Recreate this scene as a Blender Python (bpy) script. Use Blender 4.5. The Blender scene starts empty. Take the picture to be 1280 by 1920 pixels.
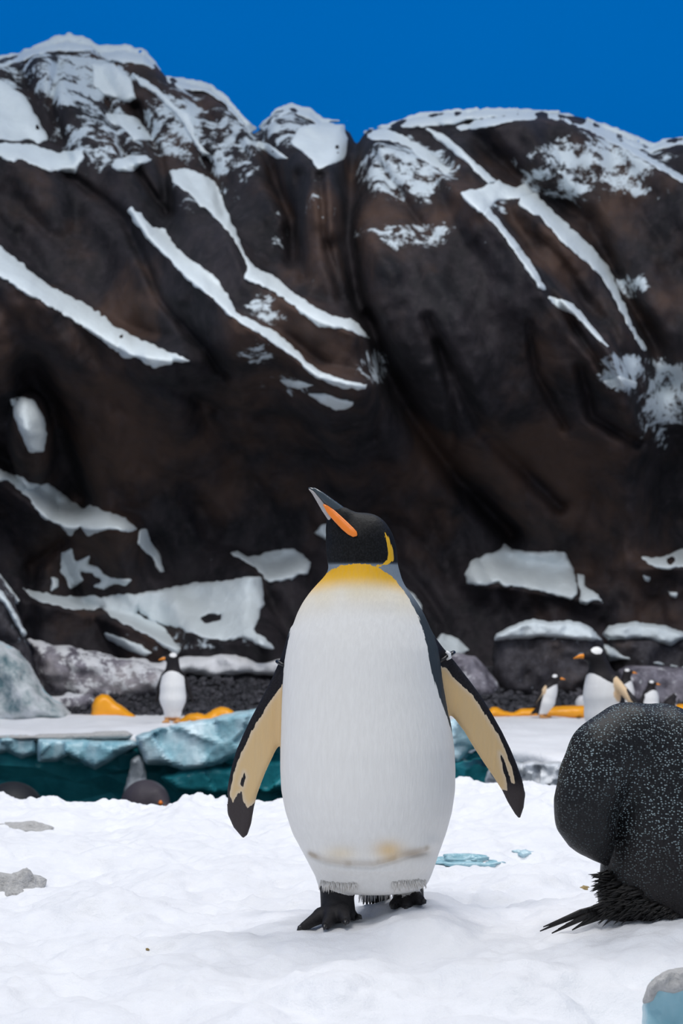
import bpy, math, random
import numpy as np
from mathutils import Vector
from mathutils.bvhtree import BVHTree

random.seed(7)
RNG = np.random.default_rng(7)
scene = bpy.context.scene
COL = scene.collection

# ------------------------------------------------------------------ camera
F = 2667.0                      # focal length in pixels of a 1280x1920 frame (50 mm)
HORIZON = 1180.0
PITCH = math.atan((HORIZON - 960.0) / F)
ZC = 0.614
cam = bpy.data.cameras.new('camera')
cam_o = bpy.data.objects.new('camera', cam)
COL.objects.link(cam_o)
cam.sensor_fit = 'VERTICAL'
cam.sensor_height = 36.0
cam.sensor_width = 24.0
cam.lens = F * 36.0 / 1920.0
cam.clip_end = 200
cam.dof.use_dof = True
cam.dof.focus_distance = 2.85
cam.dof.aperture_fstop = 7.0
cam_o.location = (0, 0, ZC)
cam_o.rotation_euler = (math.pi / 2 + PITCH, 0, 0)
scene.camera = cam_o

# ------------------------------------------------------------------ world, lamps, exposure
def lin(r, g, b):
    def c(v):
        v /= 255.0
        return v / 12.92 if v <= 0.04045 else ((v + 0.055) / 1.055) ** 2.4
    return (c(r), c(g), c(b))

world = bpy.data.worlds.new('hall_ambient')
scene.world = world
world.use_nodes = True
bg = world.node_tree.nodes['Background']
bg.inputs['Color'].default_value = (0.70, 0.82, 1.0, 1)
bg.inputs['Strength'].default_value = 0.52

def area(name, loc, target, size, energy, color=(1, 1, 1), spread=180, size_y=None):
    l = bpy.data.lights.new(name, 'AREA')
    l.energy = energy
    l.color = color
    l.shape = 'RECTANGLE'
    l.size = size
    l.size_y = size_y or size
    l.spread = math.radians(spread)
    o = bpy.data.objects.new(name, l)
    COL.objects.link(o)
    o.location = loc
    d = Vector(target) - Vector(loc)
    o.rotation_euler = d.to_track_quat('-Z', 'Y').to_euler()
    return o

# lamps of the hall, up at ceiling height above the cliff top, all above the frame
area('ceiling_lamp_near_offscreen', (-2.0, -0.3, 8.8), (0.1, 3.1, 0.3), 2.6, 320, (1.0, 0.965, 0.93))
area('ceiling_lamp_middle_offscreen', (1.2, 4.4, 8.8), (0.6, 4.6, 0.0), 2.4, 90, (1.0, 0.98, 0.96))
area('ceiling_lamp_left_offscreen', (-1.5, 7.6, 8.8), (-1.4, 11.2, 0.0), 2.4, 300, (1.0, 0.98, 0.96))
area('ceiling_lamp_right_offscreen', (3.0, 7.0, 8.8), (2.0, 10.4, 0.0), 2.4, 290, (1.0, 0.98, 0.96))

vs = scene.view_settings
vs.view_transform = 'Standard'
vs.look = 'None'
vs.exposure = 0.0
vs.gamma = 1.0
vs.use_curve_mapping = False

# ------------------------------------------------------------------ pixel <-> world
CP, SP = math.cos(PITCH), math.sin(PITCH)
def W(px, py, Y):
    """point on the ray through a photo pixel at distance Y along the ground"""
    px = np.asarray(px, float); py = np.asarray(py, float); Y = np.asarray(Y, float)
    u = (px - 640.0) / F
    v = (960.0 - py) / F
    dy = CP - v * SP
    t = Y / dy
    return np.stack([u * t, Y + 0 * t, ZC + (SP + v * CP) * t], -1)
def proj(x, y, z):
    z = z - ZC
    fw = y * CP + z * SP
    up = -y * SP + z * CP
    return 640.0 + F * x / fw, 960.0 - F * up / fw
def zat(py, Y):
    return float(W(640, py, Y)[2])

# ------------------------------------------------------------------ numpy noise
def _hash(ix, iy, iz, seed):
    h = (ix.astype(np.int64) * 374761393 + iy.astype(np.int64) * 668265263 + iz.astype(np.int64) * 2147483647 + seed * 974711) & 0xFFFFFFFF
    h = ((h ^ (h >> 13)) * 1274126177) & 0xFFFFFFFF
    h = (h ^ (h >> 16)) & 0xFFFF
    return h / 65535.0
def vnoise(x, y, z=0.0, seed=0):
    x, y, z = np.broadcast_arrays(np.asarray(x, float), np.asarray(y, float), np.asarray(z, float))
    ix, iy, iz = np.floor(x), np.floor(y), np.floor(z)
    fx, fy, fz = x - ix, y - iy, z - iz
    fx, fy, fz = [t * t * (3 - 2 * t) for t in (fx, fy, fz)]
    r = 0
    for a in (0, 1):
        for b in (0, 1):
            for c in (0, 1):
                w = (fx if a else 1 - fx) * (fy if b else 1 - fy) * (fz if c else 1 - fz)
                r = r + w * _hash(ix + a, iy + b, iz + c, seed)
    return r * 2 - 1
def fbm(x, y, z=0.0, octv=4, seed=0, gain=0.5):
    r, a, s = 0, 1.0, 1.0
    for o in range(octv):
        r = r + a * vnoise(np.asarray(x) * s, np.asarray(y) * s, np.asarray(z) * s, seed + o * 17)
        a *= gain
        s *= 2.03
    return r
def sstep(a, b, x):
    t = np.clip((x - a) / (b - a), 0, 1)
    return t * t * (3 - 2 * t)

# ------------------------------------------------------------------ 2D polygon distance (positive inside)
def poly_sd(px, py, poly):
    P = np.asarray(poly, float)
    Q = np.roll(P, -1, 0)
    px = np.asarray(px, float); py = np.asarray(py, float)
    d2 = np.full(px.shape, 1e18)
    inside = np.zeros(px.shape, bool)
    for (ax, ay), (bx, by) in zip(P, Q):
        ex, ey = bx - ax, by - ay
        L = ex * ex + ey * ey + 1e-12
        t = np.clip(((px - ax) * ex + (py - ay) * ey) / L, 0, 1)
        d2 = np.minimum(d2, (px - ax - t * ex) ** 2 + (py - ay - t * ey) ** 2)
        if ay != by:
            c = ((ay > py) != (by > py)) & (px < ex * (py - ay) / (by - ay) + ax)
            inside ^= c
    d = np.sqrt(d2)
    return np.where(inside, d, -d)
def line_d(px, py, line):
    P = np.asarray(line, float)
    d2 = np.full(np.shape(px), 1e18)
    for (ax, ay), (bx, by) in zip(P[:-1], P[1:]):
        ex, ey = bx - ax, by - ay
        L = ex * ex + ey * ey + 1e-12
        t = np.clip(((px - ax) * ex + (py - ay) * ey) / L, 0, 1)
        d2 = np.minimum(d2, (px - ax - t * ex) ** 2 + (py - ay - t * ey) ** 2)
    return np.sqrt(d2)

# ------------------------------------------------------------------ surface nets (negative = inside)
def nets(V):
    nx, ny, nz = V.shape
    S = V < 0
    c = np.zeros((nx - 1, ny - 1, nz - 1), np.int8)
    for a in (0, 1):
        for b in (0, 1):
            for d in (0, 1):
                c += S[a:nx - 1 + a, b:ny - 1 + b, d:nz - 1 + d]
    act = (c > 0) & (c < 8)
    I = np.argwhere(act)
    idx = np.full(act.shape, -1, np.int64)
    idx[act] = np.arange(len(I))
    pos = np.zeros((len(I), 3)); cnt = np.zeros(len(I))
    corners = [(a, b, d) for a in (0, 1) for b in (0, 1) for d in (0, 1)]
    val = {k: V[I[:, 0] + k[0], I[:, 1] + k[1], I[:, 2] + k[2]] for k in corners}
    for k in corners:
        for ax in range(3):
            if k[ax] == 0:
                k2 = list(k); k2[ax] = 1; k2 = tuple(k2)
                v0, v1 = val[k], val[k2]
                m = (v0 < 0) != (v1 < 0)
                t = np.where(m, v0 / np.where(m, v0 - v1, 1), 0)
                p = np.array(k, float)[None, :].repeat(len(I), 0)
                p[:, ax] = t
                pos[m] += p[m]; cnt[m] += 1
    pos = I + pos / cnt[:, None]
    faces = []
    for ax in range(3):
        b, d = [(1, 2), (2, 0), (0, 1)][ax]
        sl0 = [slice(None)] * 3; sl1 = [slice(None)] * 3
        sl0[ax] = slice(0, -1); sl1[ax] = slice(1, None)
        s0, s1 = S[tuple(sl0)], S[tuple(sl1)]
        E = np.argwhere(s0 != s1)
        ok = (E[:, b] > 0) & (E[:, d] > 0) & (E[:, b] < act.shape[b]) & (E[:, d] < act.shape[d])
        E = E[ok]
        if not len(E):
            continue
        q = []
        for ob, od in ((-1, -1), (0, -1), (0, 0), (-1, 0)):
            e = E.copy(); e[:, b] += ob; e[:, d] += od
            q.append(idx[e[:, 0], e[:, 1], e[:, 2]])
        q = np.stack(q, 1)
        flip = ~s0[E[:, 0], E[:, 1], E[:, 2]]
        q[flip] = q[flip][:, ::-1]
        faces.append(q)
    return pos, np.concatenate(faces)

class Field:
    """signed distance grid in world metres, filled shape by shape inside bounding boxes"""
    def __init__(s, lo, hi, h):
        s.lo = np.array(lo, float); s.h = h
        s.n = np.ceil((np.array(hi) - s.lo) / h).astype(int) + 1
        s.ax = [s.lo[i] + h * np.arange(s.n[i]) for i in range(3)]
        s.V = np.full(s.n, 0.3, np.float32)
    def add(s, fn, lo, hi, k=0.01):
        m = k + 3 * s.h
        sl = []
        for i in range(3):
            a = max(0, int((lo[i] - m - s.lo[i]) / s.h)); b = min(s.n[i], int((hi[i] + m - s.lo[i]) / s.h) + 2)
            if b <= a:
                return
            sl.append(slice(a, b))
        X, Y, Z = np.meshgrid(*[s.ax[i][sl[i]] for i in range(3)], indexing='ij', sparse=False)
        d = fn(X, Y, Z).astype(np.float32)
        v = s.V[tuple(sl)]
        hh = np.clip(0.5 + 0.5 * (v - d) / k, 0, 1)
        s.V[tuple(sl)] = v * (1 - hh) + d * hh - k * hh * (1 - hh)
    def cone(s, a, ra, b, rb, k=0.01, flat=None):
        a = np.array(a, float); b = np.array(b, float)
        lo = np.minimum(a - ra, b - rb); hi = np.maximum(a + ra, b + rb)
        ab = b - a; L = ab @ ab + 1e-12
        def fn(X, Y, Z):
            t = np.clip(((X - a[0]) * ab[0] + (Y - a[1]) * ab[1] + (Z - a[2]) * ab[2]) / L, 0, 1)
            return np.sqrt((X - a[0] - t * ab[0]) ** 2 + (Y - a[1] - t * ab[1]) ** 2 + (Z - a[2] - t * ab[2]) ** 2) - (ra + (rb - ra) * t)
        s.add(fn, lo, hi, k)
    def chain(s, pts, rs, k=0.01):
        for i in range(len(pts) - 1):
            s.cone(pts[i], rs[i], pts[i + 1], rs[i + 1], k)
    def ell(s, c, r, R=None, k=0.01):
        c = np.array(c, float); r = np.array(r, float)
        mx = r.max()
        def fn(X, Y, Z):
            p = [X - c[0], Y - c[1], Z - c[2]]
            if R is not None:
                p = [R[0][i] * p[0] + R[1][i] * p[1] + R[2][i] * p[2] for i in range(3)]
            k0 = np.sqrt((p[0] / r[0]) ** 2 + (p[1] / r[1]) ** 2 + (p[2] / r[2]) ** 2)
            k1 = np.sqrt((p[0] / r[0] ** 2) ** 2 + (p[1] / r[1] ** 2) ** 2 + (p[2] / r[2] ** 2) ** 2) + 1e-9
            return k0 * (k0 - 1) / k1
        s.add(fn, c - mx, c + mx, k)
    def mesh(s):
        p, f = nets(s.V)
        return s.lo + p * s.h, f

# ------------------------------------------------------------------ mesh objects
ORG = {}
def link(o, parent=None):
    COL.objects.link(o)
    if parent is not None:
        o.parent = parent
    return o
def mk(name, V, Fc, mat, parent=None, smooth=True, origin=None, local=False, attrs=None):
    """one mesh object; V in world metres (or in the parent's space when local)"""
    V = np.asarray(V, float)
    if local:
        org = np.zeros(3)
    elif parent is not None:
        org = ORG[parent.name]
    elif origin is not None:
        org = np.array(origin, float)
    else:
        org = np.array([(V[:, 0].min() + V[:, 0].max()) / 2, (V[:, 1].min() + V[:, 1].max()) / 2, V[:, 2].min()])
    me = bpy.data.meshes.new(name)
    if isinstance(Fc, np.ndarray):
        n, w = Fc.shape
        me.vertices.add(len(V)); me.vertices.foreach_set('co', (V - org).astype(np.float32).ravel())
        me.loops.add(n * w); me.loops.foreach_set('vertex_index', Fc.astype(np.int32).ravel())
        me.polygons.add(n)
        me.polygons.foreach_set('loop_start', (np.arange(n) * w).astype(np.int32))
        me.update(calc_edges=True)
        me.validate()
    else:
        me.from_pydata((V - org).tolist(), [], Fc)
    me.polygons.foreach_set('use_smooth', np.full(len(me.polygons), smooth))
    if attrs:
        for k, a in attrs.items():
            a = np.asarray(a, np.float32)
            if a.ndim == 1:
                me.attributes.new(k, 'FLOAT', 'POINT').data.foreach_set('value', a)
            else:
                me.attributes.new(k, 'FLOAT_COLOR', 'POINT').data.foreach_set('color', np.concatenate([a, np.ones((len(a), 1), np.float32)], 1).ravel())
    me.materials.append(mat)
    o = bpy.data.objects.new(name, me)
    link(o, parent)
    if parent is None and not local:
        o.location = org
    ORG[o.name] = org
    return o
def tag(o, label=None, cat=None, group=None, kind=None):
    if label: o['label'] = label
    if cat: o['category'] = cat
    if group: o['group'] = group
    if kind: o['kind'] = kind
    return o
def empty(name, loc, label, cat, group=None, rz=0.0):
    o = bpy.data.objects.new(name, None)
    o.empty_display_size = 0.05
    COL.objects.link(o)
    o.location = loc
    o.rotation_euler = (0, 0, rz)
    ORG[o.name] = np.array(loc, float)
    return tag(o, label, cat, group)

def tube(pts, rs, n=10, flat=1.0, side=None):
    """lofted tube through points; flat squashes it along the second frame axis"""
    pts = np.asarray(pts, float); V = []; Fc = []
    m = len(pts)
    for i in range(m):
        t = pts[min(i + 1, m - 1)] - pts[max(i - 1, 0)]
        t /= np.linalg.norm(t) + 1e-12
        ref = np.array(side if side is not None else (0, 1, 0), float)
        a = np.cross(t, ref); a /= np.linalg.norm(a) + 1e-12
        b = np.cross(t, a)
        for j in range(n):
            w = 2 * math.pi * j / n
            V.append(pts[i] + rs[i] * (math.cos(w) * a + flat * math.sin(w) * b))
    for i in range(m - 1):
        for j in range(n):
            Fc.append((i * n + j, i * n + (j + 1) % n, (i + 1) * n + (j + 1) % n, (i + 1) * n + j))
    Fc.append(tuple(range(n))[::-1]); Fc.append(tuple((m - 1) * n + j for j in range(n)))
    return np.array(V), Fc
def merge(parts):
    V, Fc, o = [], [], 0
    for v, f in parts:
        V.append(v); Fc += [tuple(i + o for i in q) for q in f]; o += len(v)
    return np.concatenate(V), Fc

# ------------------------------------------------------------------ materials
class M:
    def __init__(s, name):
        s.m = bpy.data.materials.new(name); s.m.use_nodes = True
        s.t = s.m.node_tree; s.b = s.t.nodes['Principled BSDF']
        s.b.inputs['Roughness'].default_value = 0.7
    def n(s, kind, **kw):
        nd = s.t.nodes.new(kind)
        for k, v in kw.items(): setattr(nd, k, v)
        return nd
    def l(s, a, b): s.t.links.new(a, b)
    def coords(s, scale=(1, 1, 1)):
        g = s.n('ShaderNodeNewGeometry'); mp = s.n('ShaderNodeMapping')
        mp.inputs['Scale'].default_value = scale
        s.l(g.outputs['Position'], mp.inputs['Vector'])
        return mp.outputs['Vector']
    def ocoords(s, scale=(1, 1, 1)):
        g = s.n('ShaderNodeTexCoord'); mp = s.n('ShaderNodeMapping')
        mp.inputs['Scale'].default_value = scale
        s.l(g.outputs['Object'], mp.inputs['Vector'])
        return mp.outputs['Vector']
    def noise(s, vec, scale, detail=4, rough=0.55):
        nd = s.n('ShaderNodeTexNoise')
        nd.inputs['Scale'].default_value = scale; nd.inputs['Detail'].default_value = detail; nd.inputs['Roughness'].default_value = rough
        s.l(vec, nd.inputs['Vector'])
        return nd.outputs['Fac']
    def ramp(s, fac, stops):
        r = s.n('ShaderNodeValToRGB'); e = r.color_ramp.elements
        while len(e) < len(stops): e.new(0.5)
        for x, (p, c) in zip(e, stops):
            x.position = p; x.color = (*c, 1) if len(c) == 3 else c
        s.l(fac, r.inputs['Fac'])
        return r.outputs['Color']
    def mix(s, fac, a, b):
        nd = s.n('ShaderNodeMix', data_type='RGBA')
        for sock, v in ((nd.inputs[0], fac), (nd.inputs[6], a), (nd.inputs[7], b)):
            if hasattr(v, 'is_linked'): s.l(v, sock)
            elif isinstance(v, (int, float)): sock.default_value = v
            else: sock.default_value = (*v, 1)
        return nd.outputs[2]
    def math(s, op, a, b=None, clamp=False):
        nd = s.n('ShaderNodeMath', operation=op, use_clamp=clamp)
        for i, v in enumerate((a, b)):
            if v is None: continue
            if hasattr(v, 'is_linked'): s.l(v, nd.inputs[i])
            else: nd.inputs[i].default_value = v
        return nd.outputs[0]
    def rng(s, v, a, b):
        nd = s.n('ShaderNodeMapRange', interpolation_type='SMOOTHSTEP')
        nd.inputs['From Min'].default_value = a; nd.inputs['From Max'].default_value = b
        s.l(v, nd.inputs['Value'])
        return nd.outputs['Result']
    def attr(s, name, color=False):
        nd = s.n('ShaderNodeAttribute', attribute_name=name)
        return nd.outputs['Color'] if color else nd.outputs['Fac']
    def bump(s, h, strength, dist, prev=None):
        nd = s.n('ShaderNodeBump')
        nd.inputs['Strength'].default_value = strength; nd.inputs['Distance'].default_value = dist
        s.l(h, nd.inputs['Height'])
        if prev is not None: s.l(prev, nd.inputs['Normal'])
        return nd.outputs['Normal']
    def out(s, col=None, normal=None, rough=None, spec=None, sss=None, coat=None, trans=None):
        b = s.b
        if col is not None:
            if hasattr(col, 'is_linked'): s.l(col, b.inputs['Base Color'])
            else: b.inputs['Base Color'].default_value = (*col, 1)
        if normal is not None: s.l(normal, b.inputs['Normal'])
        if rough is not None:
            if hasattr(rough, 'is_linked'): s.l(rough, b.inputs['Roughness'])
            else: b.inputs['Roughness'].default_value = rough
        if spec is not None: b.inputs['Specular IOR Level'].default_value = spec
        if sss: b.inputs['Subsurface Weight'].default_value = sss[0]; b.inputs['Subsurface Radius'].default_value = sss[1]; b.inputs['Subsurface Scale'].default_value = sss[2]
        if coat: b.inputs['Coat Weight'].default_value = coat
        return s.m

def plain(name, col, rough=0.6, spec=0.4, bump=0, scale=40, var=0.15):
    k = M(name)
    v = k.coords()
    nz = k.noise(v, scale)
    c = k.mix(nz, tuple(x * (1 - var) for x in col), tuple(min(1, x * (1 + var)) for x in col))
    nn = k.bump(nz, bump, 0.01) if bump else None
    return k.out(c, nn, rough, spec)

def snow_mat(name, col, dirt=None, fine=1.0, bump=0.6):
    k = M(name)
    v = k.coords()
    a = k.noise(v, 9 * fine, 5, 0.6); b = k.noise(v, 60 * fine, 5, 0.65); g = k.noise(v, 420 * fine, 2, 0.6)
    c = k.mix(k.rng(a, 0.35, 0.7), tuple(x * 0.93 for x in col), col)
    if dirt:
        d = k.noise(k.coords((1, 0.6, 1)), 2.3, 6, 0.62)
        c = k.mix(k.math('MULTIPLY', k.rng(d, 0.63, 0.80), 0.5), c, dirt)
    n1 = k.bump(b, bump * 0.55, 0.02 / fine)
    n2 = k.bump(g, bump * 0.45, 0.004 / fine, n1)
    return k.out(c, n2, 0.55, 0.25)

SNOW = snow_mat('snow', (0.875, 0.875, 0.90), dirt=(0.80, 0.74, 0.62), bump=0.5)
SNOW_FAR = snow_mat('snow_ledge', (0.875, 0.875, 0.90), fine=0.4, bump=0.6)
SNOW_CLIFF = snow_mat('snow_cliff', (0.80, 0.87, 0.90), fine=0.25, bump=0.6)

def rock_mat(name, dark, mid, warm, frost_col=(0.62, 0.70, 0.76), sc=1.0, frost=True, streak=False):
    k = M(name)
    v = k.coords()
    big = k.noise(v, 0.55 * sc, 5, 0.6)
    med = k.noise(k.coords((1, 1, 0.55)), 2.2 * sc, 6, 0.65)
    fine = k.noise(v, 11 * sc, 6, 0.65)
    c = k.mix(k.rng(med, 0.35, 0.7), dark, mid)
    c = k.mix(k.math('MULTIPLY', k.rng(big, 0.46, 0.66), 0.75), c, warm)
    c = k.mix(k.math('MULTIPLY', k.rng(fine, 0.45, 0.75), 0.35), c, tuple(min(1, x * 2.0) for x in mid))
    if frost:
        fa = k.attr('frost')
        fn = k.noise(k.coords((1, 1, 1.3)), 4.6 * sc, 7, 0.7)
        fz = k.rng(k.math('ADD', k.math('MULTIPLY', fa, 0.30), fn), 0.70, 0.80)
        c = k.mix(k.math('MULTIPLY', fz, 0.9), c, frost_col)
    n1 = k.bump(med, 0.3, 0.12 / sc)
    n2 = k.bump(fine, 0.35, 0.03 / sc, n1)
    return k.out(c, n2, 0.75, 0.3)
ROCK = rock_mat('cliff_rock', (0.007, 0.0065, 0.009), (0.027, 0.022, 0.026), (0.085, 0.048, 0.034))
ROCK_PALE = rock_mat('frosted_rock', (0.09, 0.08, 0.10), (0.30, 0.28, 0.32), (0.50, 0.46, 0.46), (0.78, 0.78, 0.80), sc=2.0)
ROCK_DARK = rock_mat('boulder_rock', (0.025, 0.022, 0.026), (0.07, 0.065, 0.075), (0.09, 0.065, 0.055), (0.55, 0.62, 0.68), sc=2.0)
GREY_STONE = plain('grey_concrete', (0.46, 0.45, 0.44), 0.85, 0.2, 0.9, 90, 0.4)
GRAVEL = rock_mat('gravel', (0.012, 0.012, 0.015), (0.06, 0.06, 0.07), (0.10, 0.095, 0.11), sc=9, frost=False)
PIT = plain('wet_dark_ground', (0.012, 0.02, 0.022), 0.5, 0.3, 0.4, 6, 0.4)

def ice_mat(name, a, b, rough=0.28):
    k = M(name)
    v = k.coords((1, 1, 0.5))
    n = k.noise(v, 3.2, 6, 0.65); n2 = k.noise(k.coords(), 14, 4, 0.6)
    c = k.mix(k.rng(n, 0.32, 0.68), a, b)
    nn = k.bump(n2, 0.35, 0.03)
    return k.out(c, nn, rough, 0.5)
ICE_PALE = ice_mat('ice_pale', (0.22, 0.45, 0.53), (0.66, 0.80, 0.86))
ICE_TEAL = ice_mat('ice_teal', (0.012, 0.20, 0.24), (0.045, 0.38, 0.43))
ICE_GREY = ice_mat('ice_clear_grey', (0.30, 0.33, 0.36), (0.80, 0.82, 0.85), 0.15)
ORANGE = plain('orange_rubber', (0.95, 0.38, 0.012), 0.3, 0.5, 0.1, 8, 0.08)

k = M('painted_sky')
g = k.noise(k.coords(), 0.25, 2, 0.5)
SKY = k.out(k.mix(g, (0.0, 0.30, 0.88), (0.0, 0.32, 0.92)), None, 1.0, 0.0)

def feather_mat(name, spots=False, streak=(150, 150, 22), bumpy=0.35, rough=0.55):
    """light colour / dark colour split by a signed field stored on the mesh"""
    k = M(name)
    v = k.ocoords(streak)
    n = k.noise(v, 1.0, 4, 0.6)
    n2 = k.noise(k.ocoords((1, 1, 1)), 260, 3, 0.6)
    dark = k.attr('dark')                       # centimetres, positive = dark plumage
    e = k.math('ADD', dark, k.math('MULTIPLY', k.math('SUBTRACT', n, 0.5), 0.9))
    m = k.rng(e, -0.06, 0.06)
    tint = k.attr('tint', True)
    tint = k.mix(k.rng(n, 0.3, 0.75), k.mix(0.10, tint, (0.42, 0.38, 0.34)), tint)
    dcol = k.attr('dcol', True)
    dcol = k.mix(k.rng(n2, 0.35, 0.75), dcol, k.mix(0.12, dcol, (0.09, 0.09, 0.10)))
    nor = k.bump(n, bumpy, 0.004)
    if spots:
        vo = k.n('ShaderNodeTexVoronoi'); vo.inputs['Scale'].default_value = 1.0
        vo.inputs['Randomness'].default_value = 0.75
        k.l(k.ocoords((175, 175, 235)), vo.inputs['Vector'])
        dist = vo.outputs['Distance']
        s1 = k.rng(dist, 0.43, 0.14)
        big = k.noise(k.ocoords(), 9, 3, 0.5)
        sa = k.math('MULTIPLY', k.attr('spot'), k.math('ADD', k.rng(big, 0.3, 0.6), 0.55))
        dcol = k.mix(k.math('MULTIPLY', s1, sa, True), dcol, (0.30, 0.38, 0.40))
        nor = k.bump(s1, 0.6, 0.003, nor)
    c = k.mix(m, tint, dcol)
    return k.out(c, nor, rough, 0.22 if spots else 0.14)
FEATHER = feather_mat('penguin_plumage')
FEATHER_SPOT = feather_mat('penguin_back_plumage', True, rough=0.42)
FEATHER_FAR = feather_mat('gentoo_plumage', False, (60, 60, 14), 0.25)
BEAK_DARK = plain('beak_horn_dark', (0.035, 0.05, 0.062), 0.25, 0.6, 0.1, 90)
BEAK_PALE = plain('beak_horn_pale', (0.40, 0.37, 0.36), 0.3, 0.5, 0.1, 90)
BEAK_ORANGE = plain('beak_plate_orange', (0.93, 0.23, 0.018), 0.32, 0.5, 0.05, 60, 0.08)
BEAK_GENTOO = plain('gentoo_beak_orange', (0.92, 0.30, 0.02), 0.4, 0.4, 0.05, 60, 0.1)
CLAW = plain('claw_black', (0.02, 0.018, 0.018), 0.3, 0.5)
TAIL = plain('tail_feather_black', (0.009, 0.0075, 0.007), 0.5, 0.4, 0.3, 200, 0.5)
FLUFF = plain('white_fluff', (0.76, 0.72, 0.67), 0.8, 0.1)
BANDM = plain('black_band', (0.006, 0.006, 0.008), 0.3, 0.5)
TAGM = plain('white_tag', (0.85, 0.85, 0.85), 0.4, 0.4)
EYE = plain('eye_brown', (0.02, 0.012, 0.008), 0.08, 0.6)

#@@SETTING@@
# ================================================================== THE SETTING
# ------------------------------------------------------------------ painted sky wall
def build_wall():
    V, Fc = [], []
    n = 48
    for i in range(n + 1):
        a = math.radians(-80 + 160 * i / n)
        x, y = 19 * math.sin(a), 3.6 + 19 * math.cos(a)
        V += [(x, y, -1.5), (x, y, 15.0)]
    for i in range(n):
        Fc.append((2 * i, 2 * i + 1, 2 * i + 3, 2 * i + 2))
    o = mk('wall_back', V, Fc, SKY)
    tag(o, 'curved hall wall painted sky blue behind the cliff', kind='structure')
build_wall()

# ------------------------------------------------------------------ cliff
SKYX = np.array([-1900, -1500, -1100, -750, -420, -250, -100, 0, 30, 80, 125, 170, 185, 230, 270, 290, 310, 340, 390, 420, 450, 475, 490, 515, 540, 580, 600, 640, 655, 667, 676, 690, 720, 770, 830, 900, 960, 1040, 1100, 1130, 1180, 1220, 1250, 1280, 1400, 1530, 1700, 2100, 2500, 3100], float)
SKYY = np.array([170, 120, 200, 130, 190, 160, 135, 114, 106, 88, 78, 86, 100, 95, 104, 122, 146, 154, 166, 188, 222, 250, 240, 214, 202, 212, 228, 232, 245, 268, 262, 246, 240, 222, 213, 209, 208, 215, 226, 239, 262, 277, 264, 260, 235, 225, 240, 150, 220, 160], float)
LEDGES = [  # polyline of the rock lip, how far it juts (m), fall-off (px), snow-ramp height (px)
    ([(-200, 420), (0, 520), (90, 575), (170, 622), (250, 668), (360, 682)], 0.75, 150, 50),
    ([(240, 400), (330, 505), (440, 600), (540, 668), (600, 712), (700, 730)], 0.55, 110, 32),
    ([(315, 345), (400, 405), (455, 520), (560, 588), (700, 645)], 0.45, 100, 40),
    ([(680, 262), (800, 310), (905, 405), (1000, 515), (1080, 595), (1140, 665), (1205, 835)], 0.55, 170, 32),
    ([(975, 385), (1060, 460), (1120, 515), (1165, 600), (1230, 700)], 0.40, 70, 30),
    ([(855, 250), (960, 228), (1055, 230), (1165, 280), (1280, 345), (1400, 420)], 0.5, 160, 18),
    ([(-200, 300), (0, 300), (100, 322), (160, 300)], 0.45, 90, 60),
    ([(190, 235), (285, 268)], 0.25, 60, 30), ([(205, 322), (285, 300)], 0.3, 70, 24),
    ([(-200, 860), (0, 905), (110, 990), (260, 1000)], 0.7, 90, 45),
    ([(30, 1125), (140, 1148), (250, 1180), (340, 1225)], 0.5, 70, 25),
    ([(330, 1190), (420, 1205), (520, 1220)], 0.45, 60, 90),
    ([(430, 1060), (500, 1092), (590, 1070)], 0.35, 60, 40),
    ([(865, 1098), (960, 1104), (1080, 1125), (1140, 1135)], 0.55, 55, 62),
    ([(1190, 1068), (1300, 1066), (1450, 1060)], 0.5, 50, 40),
    ([(545, 300), (600, 322), (650, 305)], 0.4, 160, 60),
]
CRACKS = [([(667, 240), (655, 340), (652, 450), (672, 560), (745, 740), (860, 900), (960, 1000)], 0.7, 22),
          ([(482, 240), (515, 330), (545, 410), (548, 490)], 0.5, 14),
          ([(255, 200), (300, 300), (318, 400)], 0.35, 12), ([(385, 300), (420, 400)], 0.25, 10),
          ([(880, 245), (960, 330), (1100, 420), (1200, 600), (1250, 720)], 0.55, 26),
          ([(800, 600), (900, 800), (1050, 950)], 0.25, 14), ([(60, 700), (110, 800), (150, 930)], 0.7, 34),
          ([(560, 330), (556, 440), (570, 520)], 0.25, 12), ([(120, 1010), (60, 1060), (55, 1200)], 0.25, 14),
          ([(130, 330), (235, 410), (300, 560), (420, 700)], 0.22, 11), ([(110, 120), (95, 200), (130, 300)], 0.22, 9), ([(200, 190), (235, 290), (310, 400)], 0.25, 9),
          ([(600, 330), (610, 450), (640, 560)], 0.2, 9), ([(820, 640), (845, 740), (850, 840)], 0.16, 8), ([(990, 610), (1005, 700), (1060, 800)], 0.18, 9),
          ([(1090, 690), (1110, 780), (1195, 830)], 0.3, 12), ([(690, 590), (720, 690), (700, 820)], 0.18, 10), ([(300, 720), (420, 770), (560, 790)], 0.14, 10), ([(980, 470), (1080, 620), (1150, 720)], 0.22, 9)]
PROF_Y = np.arange(-200, 1500, 5.0)
PROF_D = np.interp(PROF_Y, [-200, 120, 250, 420, 560, 680, 800, 920, 1040, 1150, 1250, 1340, 1500], [18.6, 17.2, 16.3, 15.4, 14.95, 14.9, 15.6, 16.5, 16.9, 16.5, 15.9, 15.5, 15.2])
_k = np.hanning(31); _k /= _k.sum()
PROF_D = np.convolve(np.pad(PROF_D, 15, 'edge'), _k, 'valid')
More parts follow.
